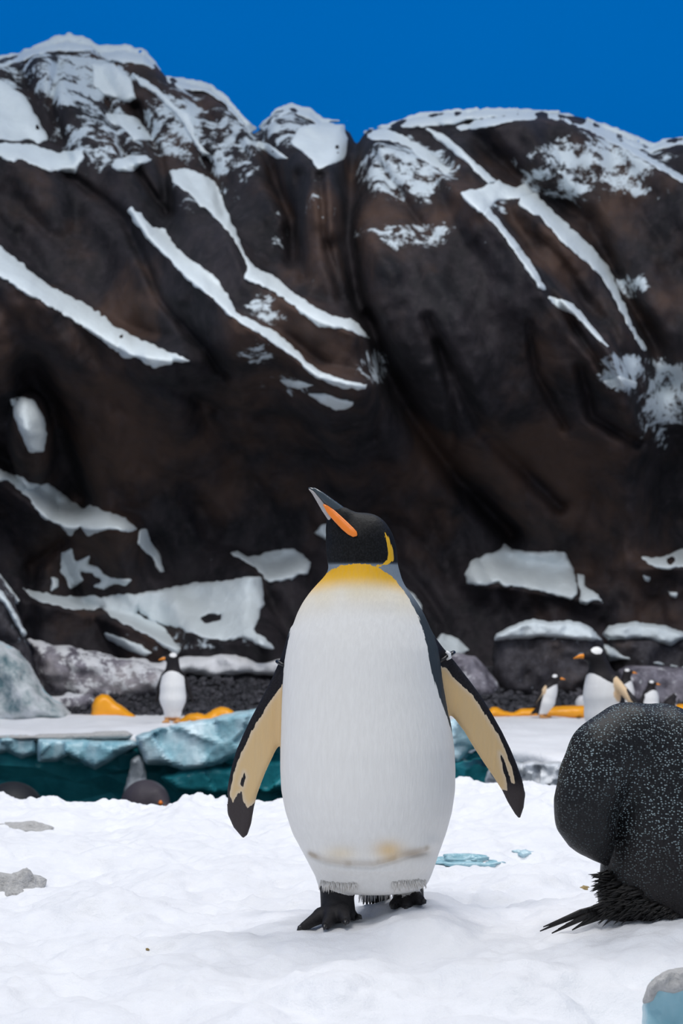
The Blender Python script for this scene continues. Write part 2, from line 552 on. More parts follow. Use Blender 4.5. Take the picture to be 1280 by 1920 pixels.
def cliff_D(px, py):
    px = np.asarray(px, float); py = np.asarray(py, float)
    D = np.interp(py + 45 * fbm(px / 260.0, py / 900.0, 0.0, 2, 15), PROF_Y, PROF_D)
    D = D + 0.35 * np.sin(px / 210.0 + py / 500.0) + -0.5 * np.minimum(((px - 640) / 900.0) ** 2, 3.0)
    for line, A, L, ramp in LEDGES:
        lx = np.array([p[0] for p in line], float); ly = np.array([p[1] for p in line], float)
        yl = np.interp(px, lx, ly)
        sl = np.interp(px, (lx[1:] + lx[:-1]) / 2, np.diff(ly) / np.diff(lx))
        cs = 1 / np.sqrt(1 + sl ** 2)
        d = (py - yl) * cs
        up = sstep(-ramp, 0, d)
        dn = np.where(d > 0, np.exp(-np.clip(d, 0, 900) / L), 1)
        fade = sstep(lx[0] - 30, lx[0] + 40, px) * (1 - sstep(lx[-1] - 40, lx[-1] + 40, px))
        D = D - 1.25 * A * up * dn * fade
    for line, A, w in CRACKS:
        D = D + A * np.exp(-(line_d(px, py, line) / w) ** 2)
    # free-standing knob at the left
    e = ((px - 58) / 44.0) ** 2 + ((py - 825) / 92.0) ** 2
    D = D - 0.9 * np.sqrt(np.clip(1 - e, 0, 1))
    # long diagonal rock folds and roughness
    q = (px * 0.55 + py * 0.83)
    r = (px * 0.83 - py * 0.55)
    D = D - 0.55 * np.abs(fbm(r / 150.0, q / 520.0, 3.1, 3, 5)) - 0.13 * fbm(px / 75.0, py / 95.0, 0.3, 3, 9) - 0.012 * fbm(px / 18.0, py / 18.0, 0.7, 2, 12)
    return D
FROST = [(150, 150, 130, 70, 1.0), (190, 260, 110, 80, 0.75), (330, 230, 80, 90, 0.9), (430, 270, 80, 90, 0.8), (380, 360, 70, 50, .6), (540, 240, 60, 45, 0.9), (600, 380, 40, 60, 0.45),
         (760, 320, 110, 70, 1.0), (770, 440, 120, 30, 0.8), (1120, 300, 170, 60, 0.95), (1060, 340, 110, 60, 0.8), (1190, 340, 80, 40, .8), (1170, 700, 60, 50, 1.0), (1250, 740, 60, 90, 1.0), (1180, 540, 50, 30, .8),
         (500, 580, 50, 40, .75), (480, 660, 40, 25, .8), (700, 690, 40, 40, .8), (540, 720, 60, 25, .6), (1230, 800, 50, 50, .7), (60, 130, 80, 60, .8), (350, 1200, 140, 26, .6), (930, 380, 40, 30, .8), (520, 430, 25, 40, .6)]
def build_cliff():
    xs = np.concatenate([np.arange(-1900, -150, 14), np.arange(-150, 1430, 4.5), np.arange(1430, 3101, 14)])
    rows = 262
    top = np.interp(xs, SKYX, SKYY) + 4 * fbm(xs / 22.0, 0 * xs, 0, 3, 3)
    t = np.linspace(0, 1, rows)
    PX = np.repeat(xs[:, None], rows, 1)
    PY = 1345 + (top[:, None] - 1345) * t[None, :]
    D = cliff_D(PX, PY)
    rnd = np.clip((PY - top[:, None]) / 34.0, 0, 1)          # round the crest backwards
    D = D + 0.7 * (1 - np.sqrt(1 - (1 - rnd) ** 2))
    P = W(PX, PY, D)
    back = []
    for j, (dy, dz) in enumerate(((0.25, -0.02), (0.7, -0.15), (1.4, -0.7), (1.9, -2.2))):
        b = P[:, -1].copy(); b[:, 1] += dy; b[:, 2] += dz; back.append(b[:, None])
    P = np.concatenate([P] + back, 1)
    nx, nr = P.shape[:2]
    idx = np.arange(nx * nr).reshape(nx, nr)
    Fq = np.stack([idx[:-1, :-1], idx[1:, :-1], idx[1:, 1:], idx[:-1, 1:]], -1).reshape(-1, 4)
    fr = np.zeros((nx, nr))
    for cx, cy, rx, ry, s in FROST:
        e = ((PX - cx) / rx) ** 2 + ((PY - cy) / ry) ** 2
        fr[:, :rows] = np.maximum(fr[:, :rows], s * np.clip(1.25 - e, 0, 1))
    fr[:, rows:] = 0.8
    o = mk('rock_cliff', P.reshape(-1, 3), Fq, ROCK, attrs={'frost': fr.ravel()})
    tag(o, 'tall dark brown artificial rock cliff streaked with snow behind the penguins', kind='structure')
    return o
CLIFF = build_cliff()

def pillow(name, poly, Yf, T, mat, step=4.0, ragged=3.0, rs=18.0, w=14.0, lump=0.0, parent=None, smooth=True, holes=(), Tb=None, seed=0, frost=None, facet=0.0):
    """solid grown from an outline: full depth in the middle, rounded to nothing at its rim.
       Yf = distance (number or function of px,py); T thickness to the front, Tb to the back (m)"""
    P = np.array(poly, float)
    lo = P.min(0) - 3 * step - ragged; hi = P.max(0) + 3 * step + ragged
    gx = np.arange(lo[0], hi[0] + step, step); gy = np.arange(lo[1], hi[1] + step, step)
    Tb = T if Tb is None else Tb
    X2, Y2 = np.meshgrid(gx, gy, indexing='ij')
    f = poly_sd(X2, Y2, P)
    for h in holes:
        f = np.minimum(f, -poly_sd(X2, Y2, h))
    f = f + ragged * fbm(X2 / rs, Y2 / rs, seed * 1.7, 3, seed + 31)
    prof = np.sqrt(np.clip(1 - (1 - np.clip(f / w, 0, 1)) ** 2, 0, 1))
    prof = prof * (1 + lump * fbm(X2 / (rs * 2.2), Y2 / (rs * 2.2), seed * 0.9, 3, seed + 77))
    if facet:
        c = RNG.uniform(lo, hi, (max(6, int((hi - lo).prod() / facet ** 2)), 2))
        d = np.stack([np.hypot(X2 - a, Y2 - b) for a, b in c])
        hgt = RNG.uniform(0.45, 1.15, len(c)); gr = RNG.uniform(-0.5, 0.5, (len(c), 2)) / facet
        m = d.argmin(0)
        prof = prof * np.clip(hgt[m] + gr[m, 0] * (X2 - c[m, 0]) + gr[m, 1] * (Y2 - c[m, 1]), 0.2, 1.5)
    prof = np.where(f > 0, prof, np.clip(f / w, -1, 0))
    nn = np.linspace(-1.35, 1.35, 15)
    N = nn[None, None, :]
    vals = np.abs(N) - prof[:, :, None] * np.ones_like(N)
    p, q = nets(vals)
    px = gx[0] + p[:, 0] * step; py = gy[0] + p[:, 1] * step; n = nn[0] + p[:, 2] * (nn[1] - nn[0])
    base = Yf(px, py) if callable(Yf) else np.full(len(px), float(Yf))
    Y = base - np.where(n > 0, n * T, n * Tb)
    V = W(px, py, Y)
    at = None
    if frost is not None:
        at = {'frost': frost * (0.6 + 0.6 * fbm(px / 40.0, py / 40.0, 0, 3, seed + 5))}
    return mk(name, V, q[:, ::-1], mat, parent, smooth, attrs=at)

PATCHES = [
 ([(-120, 400), (-60, 430), (0, 462), (30, 485), (60, 510), (100, 540), (140, 560), (170, 575), (215, 610), (270, 640), (320, 660), (360, 678), (325, 678), (290, 690), (265, 675), (230, 668), (195, 640), (160, 615), (120, 590), (80, 568), (40, 545), (0, 520), (-60, 490), (-120, 455)], 0),
 ([(245, 385), (262, 400), (285, 425), (310, 430), (330, 465), (360, 490), (400, 515), (425, 550), (445, 585), (480, 605), (520, 625), (545, 645), (575, 680), (610, 700), (650, 715), (690, 720), (685, 730), (640, 728), (600, 712), (580, 700), (555, 672), (520, 650), (480, 622), (450, 605), (425, 590), (400, 560), (370, 540), (345, 520), (320, 490), (295, 465), (270, 440), (250, 415), (240, 395)], 0),
 ([(318, 320), (345, 315), (375, 325), (400, 340), (412, 360), (420, 390), (435, 420), (450, 450), (460, 480), (475, 500), (510, 515), (545, 545), (580, 570), (620, 590), (660, 600), (670, 608), (700, 640), (672, 626), (640, 614), (595, 612), (570, 590), (530, 560), (490, 535), (458, 525), (465, 500), (450, 470), (435, 445), (415, 420), (395, 400), (375, 385), (360, 365), (335, 350), (322, 340)], 0),
 ([(-120, 130), (0, 150), (20, 160), (45, 180), (70, 220), (90, 262), (75, 270), (50, 262), (0, 262), (-120, 250)], 1),
 ([(-120, 255), (0, 268), (60, 270), (110, 285), (155, 280), (158, 295), (145, 310), (140, 325), (115, 318), (95, 325), (70, 310), (35, 298), (25, 305), (0, 295), (-120, 290)], 0),
 ([(195, 212), (240, 215), (262, 225), (280, 250), (282, 262), (250, 265), (240, 250), (225, 238), (205, 230)], 0),
 ([(215, 300), (240, 292), (275, 292), (283, 300), (260, 312), (245, 322), (220, 320), (210, 312)], 1),
 ([(172, 120), (215, 120), (245, 150), (255, 185), (240, 192), (200, 180), (175, 160)], 0),
 ([(245, 135), (275, 150), (300, 170), (330, 200), (355, 215), (365, 250), (375, 270), (395, 290), (380, 292), (360, 265), (345, 235), (320, 205), (290, 175), (262, 160)], 0),
 ([(545, 265), (560, 240), (600, 228), (645, 235), (652, 265), (645, 300), (620, 308), (595, 318), (585, 300), (560, 280), (548, 275)], 1),
 ([(480, 262), (500, 268), (520, 280), (540, 298), (520, 298), (500, 285), (482, 275)], 1),
 ([(680, 245), (720, 240), (750, 248), (790, 275), (820, 300), (850, 322), (840, 325), (800, 305), (770, 280), (740, 265), (700, 262), (685, 258)], 0),
 ([(862, 360), (890, 355), (935, 340), (965, 352), (985, 345), (1005, 365), (970, 372), (935, 376), (920, 385), (910, 405), (895, 398), (880, 385)], 0),
 ([(915, 385), (925, 400), (945, 425), (975, 465), (1000, 500), (1025, 545), (1010, 540), (985, 505), (960, 465), (935, 430), (905, 402)], 0),
 ([(975, 365), (1005, 362), (1040, 400), (1080, 435), (1110, 465), (1140, 500), (1160, 545), (1172, 575), (1185, 610), (1215, 660), (1205, 660), (1175, 605), (1150, 555), (1120, 510), (1085, 480), (1050, 450), (1010, 405), (985, 395), (972, 382)], 0),
 ([(795, 238), (830, 250), (870, 285), (905, 315), (930, 340), (915, 345), (880, 310), (850, 285), (820, 262)], 0),
 ([(1025, 555), (1050, 560), (1075, 570), (1100, 600), (1125, 630), (1140, 650), (1125, 640), (1100, 615), (1075, 590), (1045, 578)], 0),
 ([(855, 238), (900, 225), (960, 213), (1020, 208), (1060, 212), (1110, 228), (1170, 262), (1230, 300), (1280, 330), (1330, 360), (1330, 372), (1280, 342), (1225, 312), (1165, 278), (1105, 245), (1055, 228), (1010, 222), (960, 228), (900, 240), (865, 246)], 0),
 ([(575, 738), (610, 738), (640, 748), (665, 755), (655, 765), (630, 770), (600, 755)], 0),
 ([(525, 712), (560, 714), (588, 722), (560, 730), (535, 722)], 0),
 ([(-120, 850), (0, 882), (35, 890), (60, 905), (75, 910), (90, 905), (120, 930), (155, 955), (170, 945), (200, 960), (235, 970), (258, 992), (240, 998), (205, 990), (185, 1000), (165, 1006), (150, 990), (130, 1005), (110, 985), (85, 975), (65, 950), (45, 925), (20, 905), (0, 900), (-120, 870)], 0),
 ([(262, 995), (275, 992), (282, 1015), (300, 1040), (307, 1072), (300, 1075), (285, 1045), (268, 1030), (258, 1020)], 0),
 ([(115, 1035), (135, 1030), (140, 1055), (170, 1040), (165, 1060), (180, 1060), (205, 1085), (252, 1085), (235, 1100), (215, 1095), (195, 1105), (175, 1100), (190, 1090), (175, 1075), (150, 1072), (158, 1088), (130, 1108), (125, 1090), (113, 1070)], 0),
 ([(95, 1080), (110, 1085), (108, 1100), (96, 1110)], 0),
 ([(40, 1102), (80, 1112), (130, 1118), (200, 1118), (240, 1112), (270, 1118), (255, 1150), (275, 1160), (300, 1170), (315, 1185), (340, 1215), (330, 1228), (305, 1210), (275, 1190), (250, 1178), (215, 1160), (190, 1140), (170, 1142), (140, 1145), (110, 1135), (80, 1130), (60, 1120)], 0),
 ([(245, 1115), (330, 1100), (370, 1092), (420, 1090), (470, 1080), (490, 1080), (495, 1110), (495, 1130), (485, 1160), (475, 1180), (500, 1200), (517, 1217), (490, 1212), (455, 1195), (420, 1202), (380, 1195), (340, 1180), (300, 1170), (280, 1162), (265, 1150), (250, 1130)], 0),
 ([(432, 1036), (445, 1035), (465, 1045), (490, 1040), (520, 1030), (550, 1030), (570, 1040), (585, 1055), (575, 1075), (545, 1085), (510, 1092), (495, 1085), (480, 1065), (455, 1050)], 1),
 ([(588, 1000), (600, 985), (630, 980), (660, 985), (660, 1005), (610, 1012)], 1),
 ([(872, 1075), (885, 1050), (910, 1038), (940, 1030), (945, 1018), (960, 1030), (1000, 1035), (1030, 1032), (1060, 1038), (1070, 1060), (1080, 1085), (1082, 1115), (1070, 1125), (1035, 1115), (1000, 1105), (965, 1100), (945, 1100), (935, 1092), (905, 1100), (875, 1095)], 1),
 ([(1080, 1075), (1097, 1078), (1095, 1100), (1120, 1115), (1133, 1132), (1115, 1125), (1095, 1135), (1085, 1132), (1088, 1110)], 1),
 ([(1197, 1042), (1240, 1045), (1280, 1030), (1360, 1015), (1360, 1060), (1280, 1062), (1245, 1068), (1215, 1058)], 1),
 ([(725, 1098), (755, 1098), (775, 1112), (790, 1135), (788, 1148), (765, 1138), (735, 1120)], 1),
 ([(805, 1210), (830, 1188), (860, 1198), (880, 1220), (860, 1230), (830, 1224)], 1),
 ([(20, 750), (40, 742), (65, 752), (85, 785), (88, 820), (82, 845), (55, 848), (45, 825), (30, 790)], 0),
 ([(192, 1184), (220, 1192), (260, 1208), (288, 1225), (270, 1230), (235, 1216), (200, 1198)], 0),
 ([(-40, 1050), (0, 1078), (15, 1095), (36, 1125), (33, 1132), (15, 1115), (0, 1100), (-40, 1075)], 0),
 ([(1205, 1078), (1220, 1082), (1216, 1092), (1206, 1090)], 1), ([(1252, 1108), (1270, 1112), (1268, 1122), (1256, 1120)], 1),
 ([(590, 604), (625, 598), (665, 600), (672, 612), (640, 616), (612, 614)], 0),
 ([(1130, 715), (1160, 706), (1196, 716), (1190, 730), (1165, 724), (1145, 730)], 0),
 # snow caps along the crest
 ([(-120, 125), (-40, 112), (0, 104), (40, 97), (80, 77), (125, 62), (165, 71), (185, 86), (230, 82), (270, 92), (292, 115), (300, 132), (270, 122), (235, 118), (200, 112), (175, 98), (130, 95), (95, 98), (60, 105), (30, 118), (0, 128), (-120, 150)], 2),
 ([(300, 138), (340, 145), (395, 158), (425, 180), (455, 215), (480, 240), (470, 252), (440, 218), (415, 188), (385, 172), (340, 167), (315, 157)], 2),
 ([(485, 238), (515, 206), (540, 193), (580, 203), (605, 220), (650, 228), (600, 232), (560, 217), (540, 212), (520, 224), (495, 245)], 2),
 ([(690, 242), (740, 228), (780, 214), (850, 205), (930, 202), (1000, 205), (1050, 210), (1000, 215), (950, 217), (880, 226), (830, 236), (790, 238), (740, 240)], 2),
 ([(1100, 222), (1140, 235), (1190, 255), (1225, 268), (1250, 260), (1330, 250), (1330, 264), (1250, 277), (1220, 287), (1180, 272), (1130, 247)], 2),
]
def cliff_Dr(px, py):
    top = np.interp(px, SKYX, SKYY)
    rnd = np.clip((py - top) / 34.0, 0, 1)
    return cliff_D(px, py) + 0.7 * (1 - np.sqrt(1 - (1 - rnd) ** 2))
HOLE = [(372, 1158), (395, 1150), (415, 1152), (412, 1162), (385, 1170)]
for i, (poly, kind) in enumerate(PATCHES):
    big = np.ptp(np.array(poly)[:, 0]) > 120
    pillow('snow_patch', poly, cliff_Dr, 0.07 if kind < 2 else 0.10, SNOW_CLIFF, step=3.0, ragged=2.6 if big else 1.8, rs=11, w=8, lump=0.3,
           parent=CLIFF, Tb=0.12 if kind < 2 else 0.3, seed=i, holes=[HOLE] if i == 25 else ())

# ------------------------------------------------------------------ pit, ledge and snow bank
def grid_mesh(name, P, mat, smooth=True, attrs=None):
    nx, ny = P.shape[:2]
    idx = np.arange(nx * ny).reshape(nx, ny)
    Fq = np.stack([idx[:-1, :-1], idx[1:, :-1], idx[1:, 1:], idx[:-1, 1:]], -1).reshape(-1, 4)
    return mk(name, P.reshape(-1, 3), Fq, mat, None, smooth, attrs=attrs)
PITZ = -0.80
gx, gy = np.meshgrid(np.linspace(-11, 11, 70), np.linspace(4.6, 16.0, 40), indexing='ij')
tag(grid_mesh('pit_floor', np.stack([gx, gy, PITZ + 0.03 * fbm(gx * 2, gy * 2)], -1), PIT), 'dark wet floor of the trench behind the snow mound', kind='structure')
BANKZ = -0.17
def bank_front(X):
    return np.interp(X, [-9, -2, 0.5, 1.0, 1.3, 2.2, 9], [10.95, 10.9, 10.8, 9.6, 8.75, 8.55, 8.4])
def bank_z(X, Y):
    return BANKZ + 0.022 * fbm(X * 2.2, Y * 2.2, 0, 4, 41) + 0.03 * np.exp(-((X + 2.1) / .5) ** 2 - ((Y - 12.6) / .4) ** 2)
def build_bank():
    xs = np.arange(-11, 11.01, 0.06)
    t = np.concatenate([[-0.06, -0.045, -0.02], np.linspace(0, 1, 64)])
    X = np.repeat(xs[:, None], len(t), 1)
    Yf = bank_front(X) + 0.10 * fbm(X * 1.7, 0 * X, 0, 4, 8)
    T = np.repeat(t[None, :], len(xs), 0)
    Y = Yf + np.clip(T, -0.012, 1) * (14.0 - Yf)
    Z = bank_z(X, Y) - np.where(T < 0, (-T / 0.06) ** 0.7 * 0.07, 0) - 0.35 * sstep(13.1, 13.7, Y)
    o = grid_mesh('snow_bank', np.stack([X, Y, Z], -1), SNOW_FAR)
    tag(o, 'flat snow bank on top of the turquoise ice ledge', kind='structure')
build_bank()
def build_ice_wall():
    xs = np.arange(-11, 11.01, 0.30)
    zs = np.array([-0.20, -0.30, -0.42, -0.52, -0.68, -0.9])
    off = np.array([0.06, 0.02, 0.0, 0.12, 0.26, 0.34])
    R = np.random.default_rng(3)
    P = np.zeros((len(xs), len(zs), 3))
    for i, x in enumerate(xs):
        for j, z in enumerate(zs):
            jx = R.uniform(-.10, .10) if 0 < j else 0
            X = x + jx
            P[i, j] = (X, float(bank_front(X)) + off[j] + (R.uniform(-.10, .10)), z + (R.uniform(-.04, .04) if 0 < j < 5 else 0))
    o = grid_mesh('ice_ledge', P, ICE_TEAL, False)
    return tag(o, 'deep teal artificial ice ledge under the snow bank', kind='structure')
ICE_LEDGE = build_ice_wall()
def block(poly, Y, T, mat, label, cat='ice block', seed=0, facet=45, group=None, step=5, smooth=False, ragged=2, name='ice_block', w=10, lump=0.15, Tb=None, frost=None):
    o = pillow(name, poly, Y, T, mat, step=step, ragged=ragged, rs=20, w=w, lump=lump, seed=seed, facet=facet, smooth=smooth, Tb=Tb, frost=frost, parent=ICE_LEDGE)
    o['label'] = label
    return o
block([(-90, 1385), (0, 1379), (68, 1378), (71, 1414), (40, 1424), (15, 1410), (-90, 1425)], 10.85, 0.16, ICE_PALE, 'pale blue ice slab running out of view beside the larger pointed slab', seed=1)
block([(70, 1384), (150, 1386), (205, 1388), (252, 1388), (262, 1398), (240, 1406), (212, 1424), (178, 1444), (150, 1428), (128, 1416), (105, 1430), (72, 1428)], 10.75, 0.18, ICE_PALE, 'pale blue ice slab with a pointed lower edge on the teal wall', seed=2)
block([(252, 1378), (300, 1364), (330, 1357), (400, 1344), (480, 1327), (530, 1318), (575, 1325), (590, 1390), (510, 1400), (470, 1396), (440, 1420), (400, 1440), (345, 1446), (300, 1432), (272, 1434), (258, 1405)], 10.75, 0.26, ICE_PALE, 'big faceted pale ice block below the standing gentoo penguin', seed=3, facet=60)
block([(245, 1425), (262, 1412), (272, 1432), (276, 1470), (255, 1520), (225, 1520)], 10.72, 0.12, ICE_GREY, 'narrow grey-brown ice splinter at the joint of the ledge', seed=4, facet=25)
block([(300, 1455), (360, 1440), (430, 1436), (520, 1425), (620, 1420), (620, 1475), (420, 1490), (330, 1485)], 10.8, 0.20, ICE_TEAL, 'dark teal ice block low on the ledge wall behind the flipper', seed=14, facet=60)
block([(825, 1352), (860, 1345), (905, 1360), (928, 1374), (925, 1395), (880, 1406), (860, 1432), (825, 1420)], 9.5, 0.16, ICE_PALE, 'pale ice lump between the king penguin belly and its flipper', seed=5, facet=40)
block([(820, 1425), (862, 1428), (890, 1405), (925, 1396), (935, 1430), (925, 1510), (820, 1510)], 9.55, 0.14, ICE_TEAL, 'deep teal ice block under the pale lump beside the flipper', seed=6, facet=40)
block([(908, 1462), (915, 1440), (940, 1430), (990, 1427), (1060, 1430), (1140, 1436), (1140, 1500), (910, 1500)], 8.25, 0.16, ICE_GREY, 'crinkled clear grey ice rim in front of the snow bank', seed=7, facet=16, step=4)
block([(-60, 1378), (60, 1378), (150, 1375), (235, 1370), (250, 1376), (240, 1388), (120, 1390), (-60, 1388)], 10.8, 0.10, GREY_STONE, 'thin grey slab along the edge of the snow bank', 'stone slab', seed=8, facet=0, smooth=True, w=5, name='edge_slab')

# ------------------------------------------------------------------ gravel slope
def gz(X, Y):
    return -0.24 + (Y - 12.9) * 0.155 + 0.03 * fbm(X * 1.5, Y * 1.5, 0, 3, 61)
gx, gy = np.meshgrid(np.linspace(-15, 15, 200), np.linspace(12.8, 18.0, 46), indexing='ij')
GSLOPE = tag(grid_mesh('gravel_slope', np.stack([gx, gy, gz(gx, gy)], -1), GRAVEL), 'dark ground under the gravel at the foot of the cliff', kind='structure')
def build_gravel():
    ico = []
    t = (1 + 5 ** .5) / 2
    base = np.array([(-1, t, 0), (1, t, 0), (-1, -t, 0), (1, -t, 0), (0, -1, t), (0, 1, t), (0, -1, -t), (0, 1, -t), (t, 0, -1), (t, 0, 1), (-t, 0, -1), (-t, 0, 1)], float)
    base /= np.linalg.norm(base[0])
    tri = np.array([(0, 11, 5), (0, 5, 1), (0, 1, 7), (0, 7, 10), (0, 10, 11), (1, 5, 9), (5, 11, 4), (11, 10, 2), (10, 7, 6), (7, 1, 8), (3, 9, 4), (3, 4, 2), (3, 2, 6), (3, 6, 8), (3, 8, 9), (4, 9, 5), (2, 4, 11), (6, 2, 10), (8, 6, 7), (9, 8, 1)])
    n = 9000
    X = RNG.uniform(-5.2, 5.2, n); Y = RNG.uniform(12.85, 15.6, n)
    r = RNG.uniform(0.012, 0.045, n)
    V = base[None] * RNG.uniform(0.6, 1.25, (n, 12, 1)) * (r[:, None] * RNG.uniform(0.6, 1.3, (n, 3)))[:, None, :]
    V = V + np.stack([X, Y, gz(X, Y) + r * 0.5], -1)[:, None, :]
    Fq = (tri[None] + (np.arange(n) * 12)[:, None, None]).reshape(-1, 3)
    o = mk('gravel', V.reshape(-1, 3), Fq, GRAVEL, GSLOPE, False)
    tag(o, 'loose dark grey gravel piled at the foot of the cliff', kind='stuff')
build_gravel()

# ------------------------------------------------------------------ boulders
k = M('icy_rock')
nz = k.noise(k.coords(), 3.0, 6, 0.65)
ICE_ROCK = k.out(k.ramp(nz, [(0.36, (0.10, 0.17, 0.19)), (0.47, (0.42, 0.46, 0.47)), (0.56, (0.58, 0.60, 0.62)), (0.68, (0.34, 0.56, 0.62))]), k.bump(nz, 0.5, 0.1), 0.6, 0.3)
def boulder(poly, Y, T, mat, label, seed, frost=0.3, caps=(), w=30, Tb=None):
    o = pillow('boulder', poly, Y, T, mat, step=5, ragged=4, rs=26, w=w, lump=0.35, seed=seed, frost=frost, Tb=Tb)
    tag(o, label, 'rock')
    for i, c in enumerate(caps):
        pillow('snow_cap', c, Y - T * 0.35, T * 0.75, SNOW_CLIFF, step=3.5, ragged=2, rs=14, w=10, lump=0.2, seed=seed * 7 + i, parent=o, Tb=T * 0.8)
    return o
boulder([(-90, 1040), (-40, 1060), (0, 1085), (25, 1122), (45, 1172), (58, 1222), (63, 1285), (60, 1345), (-90, 1345)], 13.8, 0.35, ROCK_DARK, 'dark brown boulder with a streak of snow beside the icy grey boulder', 201, 0.5,
        caps=[[(-40, 1075), (0, 1100), (20, 1130), (40, 1170), (50, 1188), (42, 1195), (25, 1165), (8, 1135), (-40, 1105)]])
boulder([(-90, 1185), (-30, 1190), (0, 1202), (30, 1216), (55, 1246), (75, 1281), (100, 1311), (135, 1338), (140, 1365), (-90, 1365)], 12.9, 0.4, ICE_ROCK, 'pale icy grey boulder sloping down into the snow bank', 202, None, w=45)
boulder([(52, 1198), (90, 1206), (140, 1213), (200, 1223), (240, 1236), (290, 1250), (316, 1264), (310, 1305), (240, 1325), (150, 1330), (90, 1330), (60, 1300)], 14.4, 0.35, ROCK_PALE, 'frosted purple-grey boulder behind the orange float', 203, 1.0, w=40)
boulder([(90, 1305), (130, 1298), (175, 1300), (185, 1318), (150, 1335), (95, 1335)], 13.6, 0.15, ROCK_PALE, 'small cream stone lying before the frosted boulder', 204, 1.6, w=14)
boulder([(925, 1205), (932, 1188), (990, 1178), (1060, 1176), (1122, 1190), (1132, 1215), (1128, 1265), (1100, 1310), (1000, 1320), (935, 1310), (922, 1255)], 14.7, 0.45, ROCK_DARK, 'brown boulder with a thick snow cap behind the small gentoo', 205, 0.35,
        caps=[[(926, 1202), (930, 1188), (960, 1172), (1000, 1160), (1030, 1165), (1080, 1164), (1110, 1178), (1128, 1200), (1110, 1205), (1060, 1200), (1010, 1196), (970, 1199)]])
boulder([(1136, 1195), (1170, 1182), (1260, 1182), (1360, 1190), (1360, 1320), (1180, 1320), (1142, 1270)], 15.5, 0.40, ROCK_DARK, 'dark boulder with a wide flat snow cap at the cliff foot', 206, 0.3,
        caps=[[(1129, 1190), (1140, 1172), (1190, 1166), (1240, 1172), (1280, 1184), (1300, 1195), (1275, 1202), (1255, 1213), (1210, 1200), (1170, 1203), (1140, 1201)],
              [(1122, 1206), (1140, 1208), (1165, 1224), (1215, 1236), (1280, 1246), (1350, 1250), (1350, 1264), (1280, 1256), (1210, 1246), (1165, 1240), (1140, 1240)]])
boulder([(790, 1235), (825, 1226), (860, 1222), (890, 1230), (915, 1252), (934, 1292), (930, 1320), (800, 1320)], 14.3, 0.3, ROCK_PALE, 'frosted grey boulder behind the king penguin flipper', 207, 0.7)
boulder([(1160, 1258), (1190, 1246), (1240, 1250), (1360, 1262), (1360, 1335), (1165, 1335)], 14.0, 0.25, ROCK_PALE, 'low streaked grey rock behind the group of gentoos', 208, 0.35)
boulder([(1075, 1318), (1085, 1302), (1105, 1302), (1118, 1318), (1115, 1335), (1078, 1335)], 13.5, 0.12, ROCK_PALE, 'small pinkish grey stone by the big gentoo', 209, 1.2, w=10)
o = pillow('snow_patch', [(205, 1236), (250, 1234), (300, 1245), (330, 1234), (400, 1228), (470, 1232), (560, 1236), (700, 1240), (700, 1262), (560, 1266), (450, 1268), (400, 1272), (350, 1264), (300, 1266), (240, 1254)], 15.0, 0.25, SNOW_FAR, step=4, ragged=3, w=12, lump=0.3, seed=210, parent=CLIFF)

# ------------------------------------------------------------------ orange floats half buried in the bank
FL = [([(170, 1350), (172, 1325), (178, 1309), (190, 1301), (202, 1302), (215, 1314), (234, 1327), (254, 1343), (252, 1352)], 12.9, 'smooth orange float with a tall rounded end half buried in snow'),
      ([(322, 1360), (340, 1347), (352, 1339), (370, 1336), (384, 1340), (398, 1331), (414, 1325), (428, 1327), (440, 1336), (442, 1360)], 12.3, 'smooth orange float with two low humps beside the standing gentoo'),
      ([(905, 1346), (915, 1332), (922, 1325), (932, 1326), (948, 1334), (961, 1336), (975, 1330), (998, 1328), (1035, 1325), (1070, 1323), (1100, 1323), (1105, 1348)], 13.0, 'long low orange float behind the small gentoo'),
      ([(1245, 1345), (1250, 1326), (1275, 1320), (1310, 1320), (1350, 1326), (1350, 1348)], 12.9, 'orange float behind the hunched black-backed king penguin')]
for i, (p, Y, lab) in enumerate(FL):
    o = pillow('orange_float', p, Y, 0.10, ORANGE, step=2.5, ragged=0.8, rs=14, w=12, lump=0.15, seed=300 + i)
    tag(o, lab, 'float')

